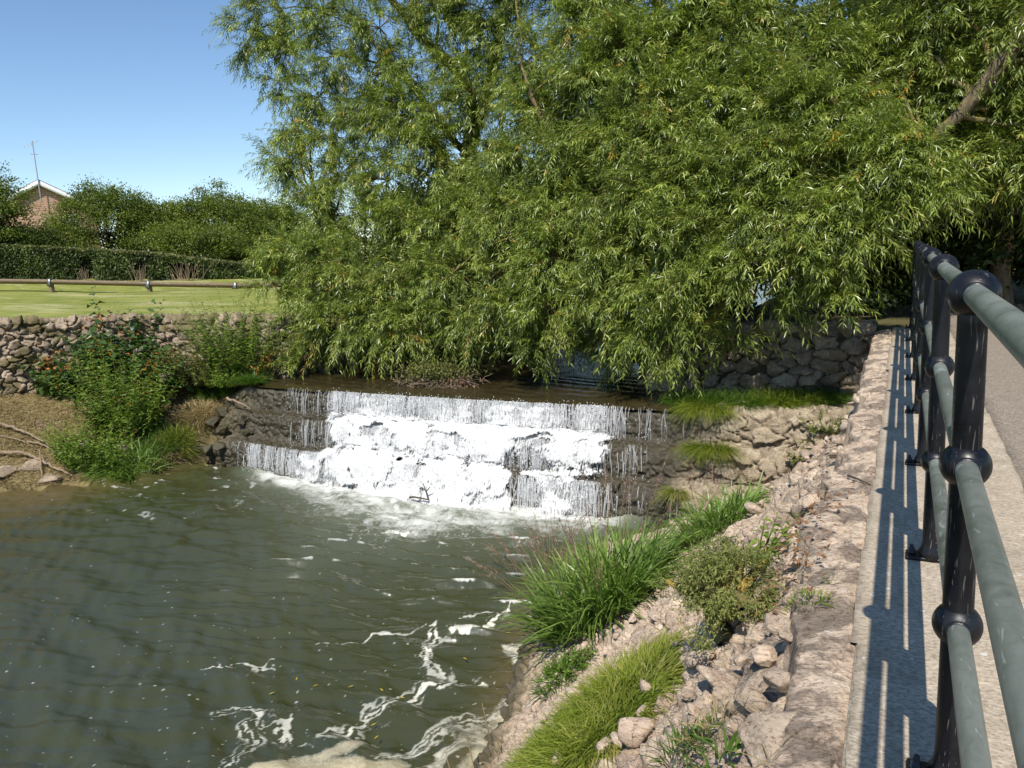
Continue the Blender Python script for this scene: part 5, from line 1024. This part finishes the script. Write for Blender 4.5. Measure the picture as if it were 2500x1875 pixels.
# ---- driftwood and twigs
def stick(name, label, pts, r0, r1, mat, seed, cat='stick', group=None, forks=()):
    rng = np.random.default_rng(seed); p, _ = resample(np.array(pts, float), .06); p = smooth1(p, 3)+rng.normal(0, r0*.25, p.shape); A = Acc(); tubes(A, p[None], np.linspace(r0, r1, len(p))[None], 7)
    for fk in forks: q, _ = resample(np.array(fk, float), .05); tubes(A, q[None], np.linspace(r0*.7, r1*.6, len(q))[None], 5)
    c = p[0]; return tag(A.build(name, mat, None, True, loc=c), label, cat, group)
GD = 'driftwood on the far bank'
L_ = lambda u, v, dz=.06: on_left(u, v)+Zu*dz
stick('driftwood', 'longest bleached driftwood branch across the far bank', [L_(-20, 928, .12), L_(30, 935, .12), L_(80, 955, .08), L_(130, 985, .06)], .035, .012, M_wood, 901, 'driftwood', GD)
stick('driftwood', 'brown driftwood branch lying just above the pale boulders', [L_(-20, 990, .1), L_(60, 993, .12), L_(110, 1020, .12), L_(160, 1035, .05)], .04, .015, M_wood, 902, 'driftwood', GD)
stick('driftwood', 'short crossing stick near the pink flowered weeds', [L_(60, 960), L_(100, 975, .1), L_(140, 1010)], .02, .01, M_wood, 903, 'driftwood', GD)
stick('driftwood', 'thin stick under the longest branch', [L_(0, 948), L_(50, 960), L_(90, 985)], .014, .008, M_wood, 904, 'driftwood', GD)
stick('driftwood', 'upright broken stick beside the low wide rock', [L_(92, 1035, .0), L_(90, 1000, .25)], .02, .01, M_wood, 905, 'driftwood', GD)
stick('driftwood', 'bleached branch resting on the mossy boulders', [np.array([-11.5, 10.45, -1.22]), np.array([-11.1, 10.35, -1.25]), np.array([-10.75, 10.3, -1.36])], .03, .012, M_wood, 906, 'driftwood', GD)
c = at(885, 1074, z=ZP+.05); d = at(925, 1079, z=ZP+.05)
stick('twig', 'dark forked twig standing in the foam below the fall', [c, (c+d)/2+Zu*.02, d], .014, .01, M_barkd, 907, 'twig', None, [[d, d+Zu*.12+[-.03, 0, 0], d+Zu*.24+[-.07, 0, 0]], [d+Zu*.12+[-.03, 0, 0], d+Zu*.2+[.05, 0, 0]]])
c = on_weir(690, 905); stick('branch', 'dark broken branch caught at the foot of the top fall', [c+[-.35, 0, .03], c, c+[.1, 0, .12], c+[.12, .02, .3]], .015, .008, M_barkd, 908, 'branch')
stick('twig', 'curved dry twig on the coping by the weir end', [at(1832, 1027, z=-.01), at(1845, 1020, z=.02), at(1862, 1032, z=.01), at(1880, 1046, z=0)], .006, .003, M_barkd, 909, 'twig')
stick('driftwood', 'pale stick across the lower dry ledge and tuft', [on_weir(1540, 1025)+Zu*.05, on_weir(1580, 975)+Zu*.15], .008, .004, M_wood, 910, 'driftwood', 'sticks on the dry weir ledges')
stick('driftwood', 'pale dead stem leaning over the small reed clump', [on_bank(1520, 1180)+Zu*.3, on_bank(1555, 1150)+Zu*.42], .012, .006, M_wood, 911, 'driftwood', 'sticks on the dry weir ledges')
for i, (u, v, hh_, lab) in enumerate([(1065, 1640, .38, 'tallest dry grass stalk rising before the shore foam'), (1030, 1655, .3, 'leftmost dry grass stalk at the lower edge'), (1095, 1650, .28, 'dry grass stalk against the yellow patch'), (985, 1670, .2, 'short dry stalk at the lower edge of the pool')]):
    c = on_bank(max(u, 1062), v); c = c if i == 0 else np.array([*at(u, v+35, z=ZP)[:2], ZP]); stick('grass_stalk', lab, [c, c+[-.02, 0, hh_*.5], c+[-.07, .02, hh_]], .0025, .005, M_dry, 915+i, 'stalk', 'dry stalks by the shore foam')
# ---- heap of flood debris on the crest
rng = np.random.default_rng(95); c = np.array([*at(945, 832, z=ZU)[:2], ZU-.02]); heap = empty('debris_heap', c, 'heap of brown roots and weeds stranded on the weir crest', 'debris')
A = Acc(); n = 420; st = c+rng.normal(0, 1, (n, 3))*[.36, .14, .0]+Zu*rng.uniform(0, .16, (n, 1)); en = st+nrm(rng.normal(0, 1, (n, 3))*[1, .6, .5])*rng.uniform(.08, .3, (n, 1)); t = np.linspace(0, 1, 4)[None, :, None]
tubes(A, st[:, None]*(1-t)+en[:, None]*t+rng.normal(0, .012, (n, 4, 3)), .004, 4, rng.random(n)); A.build('roots', M_wood, heap)
A = Acc(); n = 3000; P = c+rng.normal(0, 1, (n, 3))*[.34, .13, .08]+Zu*.25-[.03, 0, 0]; P[:, 2] = np.maximum(P[:, 2], c[2]+.05); leaves(A, P, nrm(rng.normal(0, 1, (n, 3))+Zu*.3), nrm(rng.normal(0, .6, (n, 3))+Zu), .05, .028, rng.random(n)); A.build('leaves', M_bush, heap)
A = Acc(); n = 380; P = c+[.42, -.03, .08]+rng.normal(0, 1, (n, 3))*[.14, .08, .06]; leaves(A, P, nrm(rng.normal(0, 1, (n, 3))), nrm(rng.normal(0, 1, (n, 3))), .09, .03, rng.random(n)*.4); A.build('dead_leaves', M_seed, heap)
A = Acc(); th = np.linspace(0, np.pi/2, 7); lathe(A, [(math.cos(a)*.36+1e-4, math.sin(a)*.13) for a in th], (0, 0, 0), 24); V = A.V[0]*[1.25, .5, 1]+c; A.V[0] = V+.03*rng.normal(0, 1, V.shape); A.build('soil', simple('wet_soil', (.05, .035, .02), .8, b=.8, bd=.03), heap)
# ---- crushed drink can at the foot of the coping
c = on_weir(1805, 956)+Zu*.035; can = empty('drink_can', c, 'crushed silver drink can lying under the coping beside the weed', 'can')
A = Acc(); pr_ = [(.001, -.058), (.024, -.058), (.032, -.05)]+[(.032-.006*math.sin(q*9)**2, q) for q in np.linspace(-.045, .045, 14)]+[(.031, .05), (.025, .058), (.001, .056)]
lathe(A, pr_, (0, 0, 0), 24, 'y'); V = A.V[0]; V = V[:, [1, 0, 2]]*[1, 1, .75]; A.V[0] = V+c; A.build('can_body', simple('can_metal', (.55, .57, .62), .3, .8, var=.4, sc_=60), can, True)
A = Acc(); lathe(A, [(.001, 0), (.008, 0), (.008, .003), (.001, .003)], (0, 0, 0), 12); A.V[0] = A.V[0][:, [2, 0, 1]]+c+[.06, 0, 0]; A.build('ring_pull', M_strap, can)
# ---- yellow willow leaves floating on the pool
rng = np.random.default_rng(97); A = Acc()
lf0 = None
spots = [(765, 1480), (828, 1493), (875, 1508), (830, 1518), (800, 1568), (818, 1588), (1092, 1366), (1094, 1345), (640, 1470), (688, 1478), (1000, 1420), (580, 1500)]
labs = ['yellow leaf floating between the two foam swirls', 'yellow leaf floating right of the first one', 'yellow leaf beside the bent foam streak', 'green yellow leaf under the bent foam streak', 'yellow leaf above the cream foam blob', 'yellow leaf at the tip of the cream foam blob', 'lower yellow leaf by the reeds edge', 'upper yellow leaf by the reeds edge', 'yellow leaf in open water left of the swirls', 'yellow leaf in open water near the bubbles', 'yellow leaf close to the bright foam fork', 'yellow leaf left of the small foam wisp']
for (u, v), lab in zip(spots, labs):
    c = at(u, v, z=ZP+.012); A = Acc(); a = rng.uniform(0, 6.28); leaves(A, np.zeros((1, 3)), np.array([[math.cos(a), math.sin(a), .05]]), np.array([[0, 0, 1.]]), .06, .014, .5, .1, 0)
    tag(A.build('floating_leaf', foliage('floating_leaf', [(0, (.5, .38, .03)), (1, (.55, .42, .05))], .2) if lf0 is None else lf0, None, loc=None), lab, 'leaf', 'willow leaves floating on the pool'); o = bpy.context.scene.objects[-1] if False else None
    ob = [q for q in sc.collection.objects if q.name.startswith('floating_leaf')][-1]; lf0 = ob.data.materials[0]; ob.location = Vector(c)
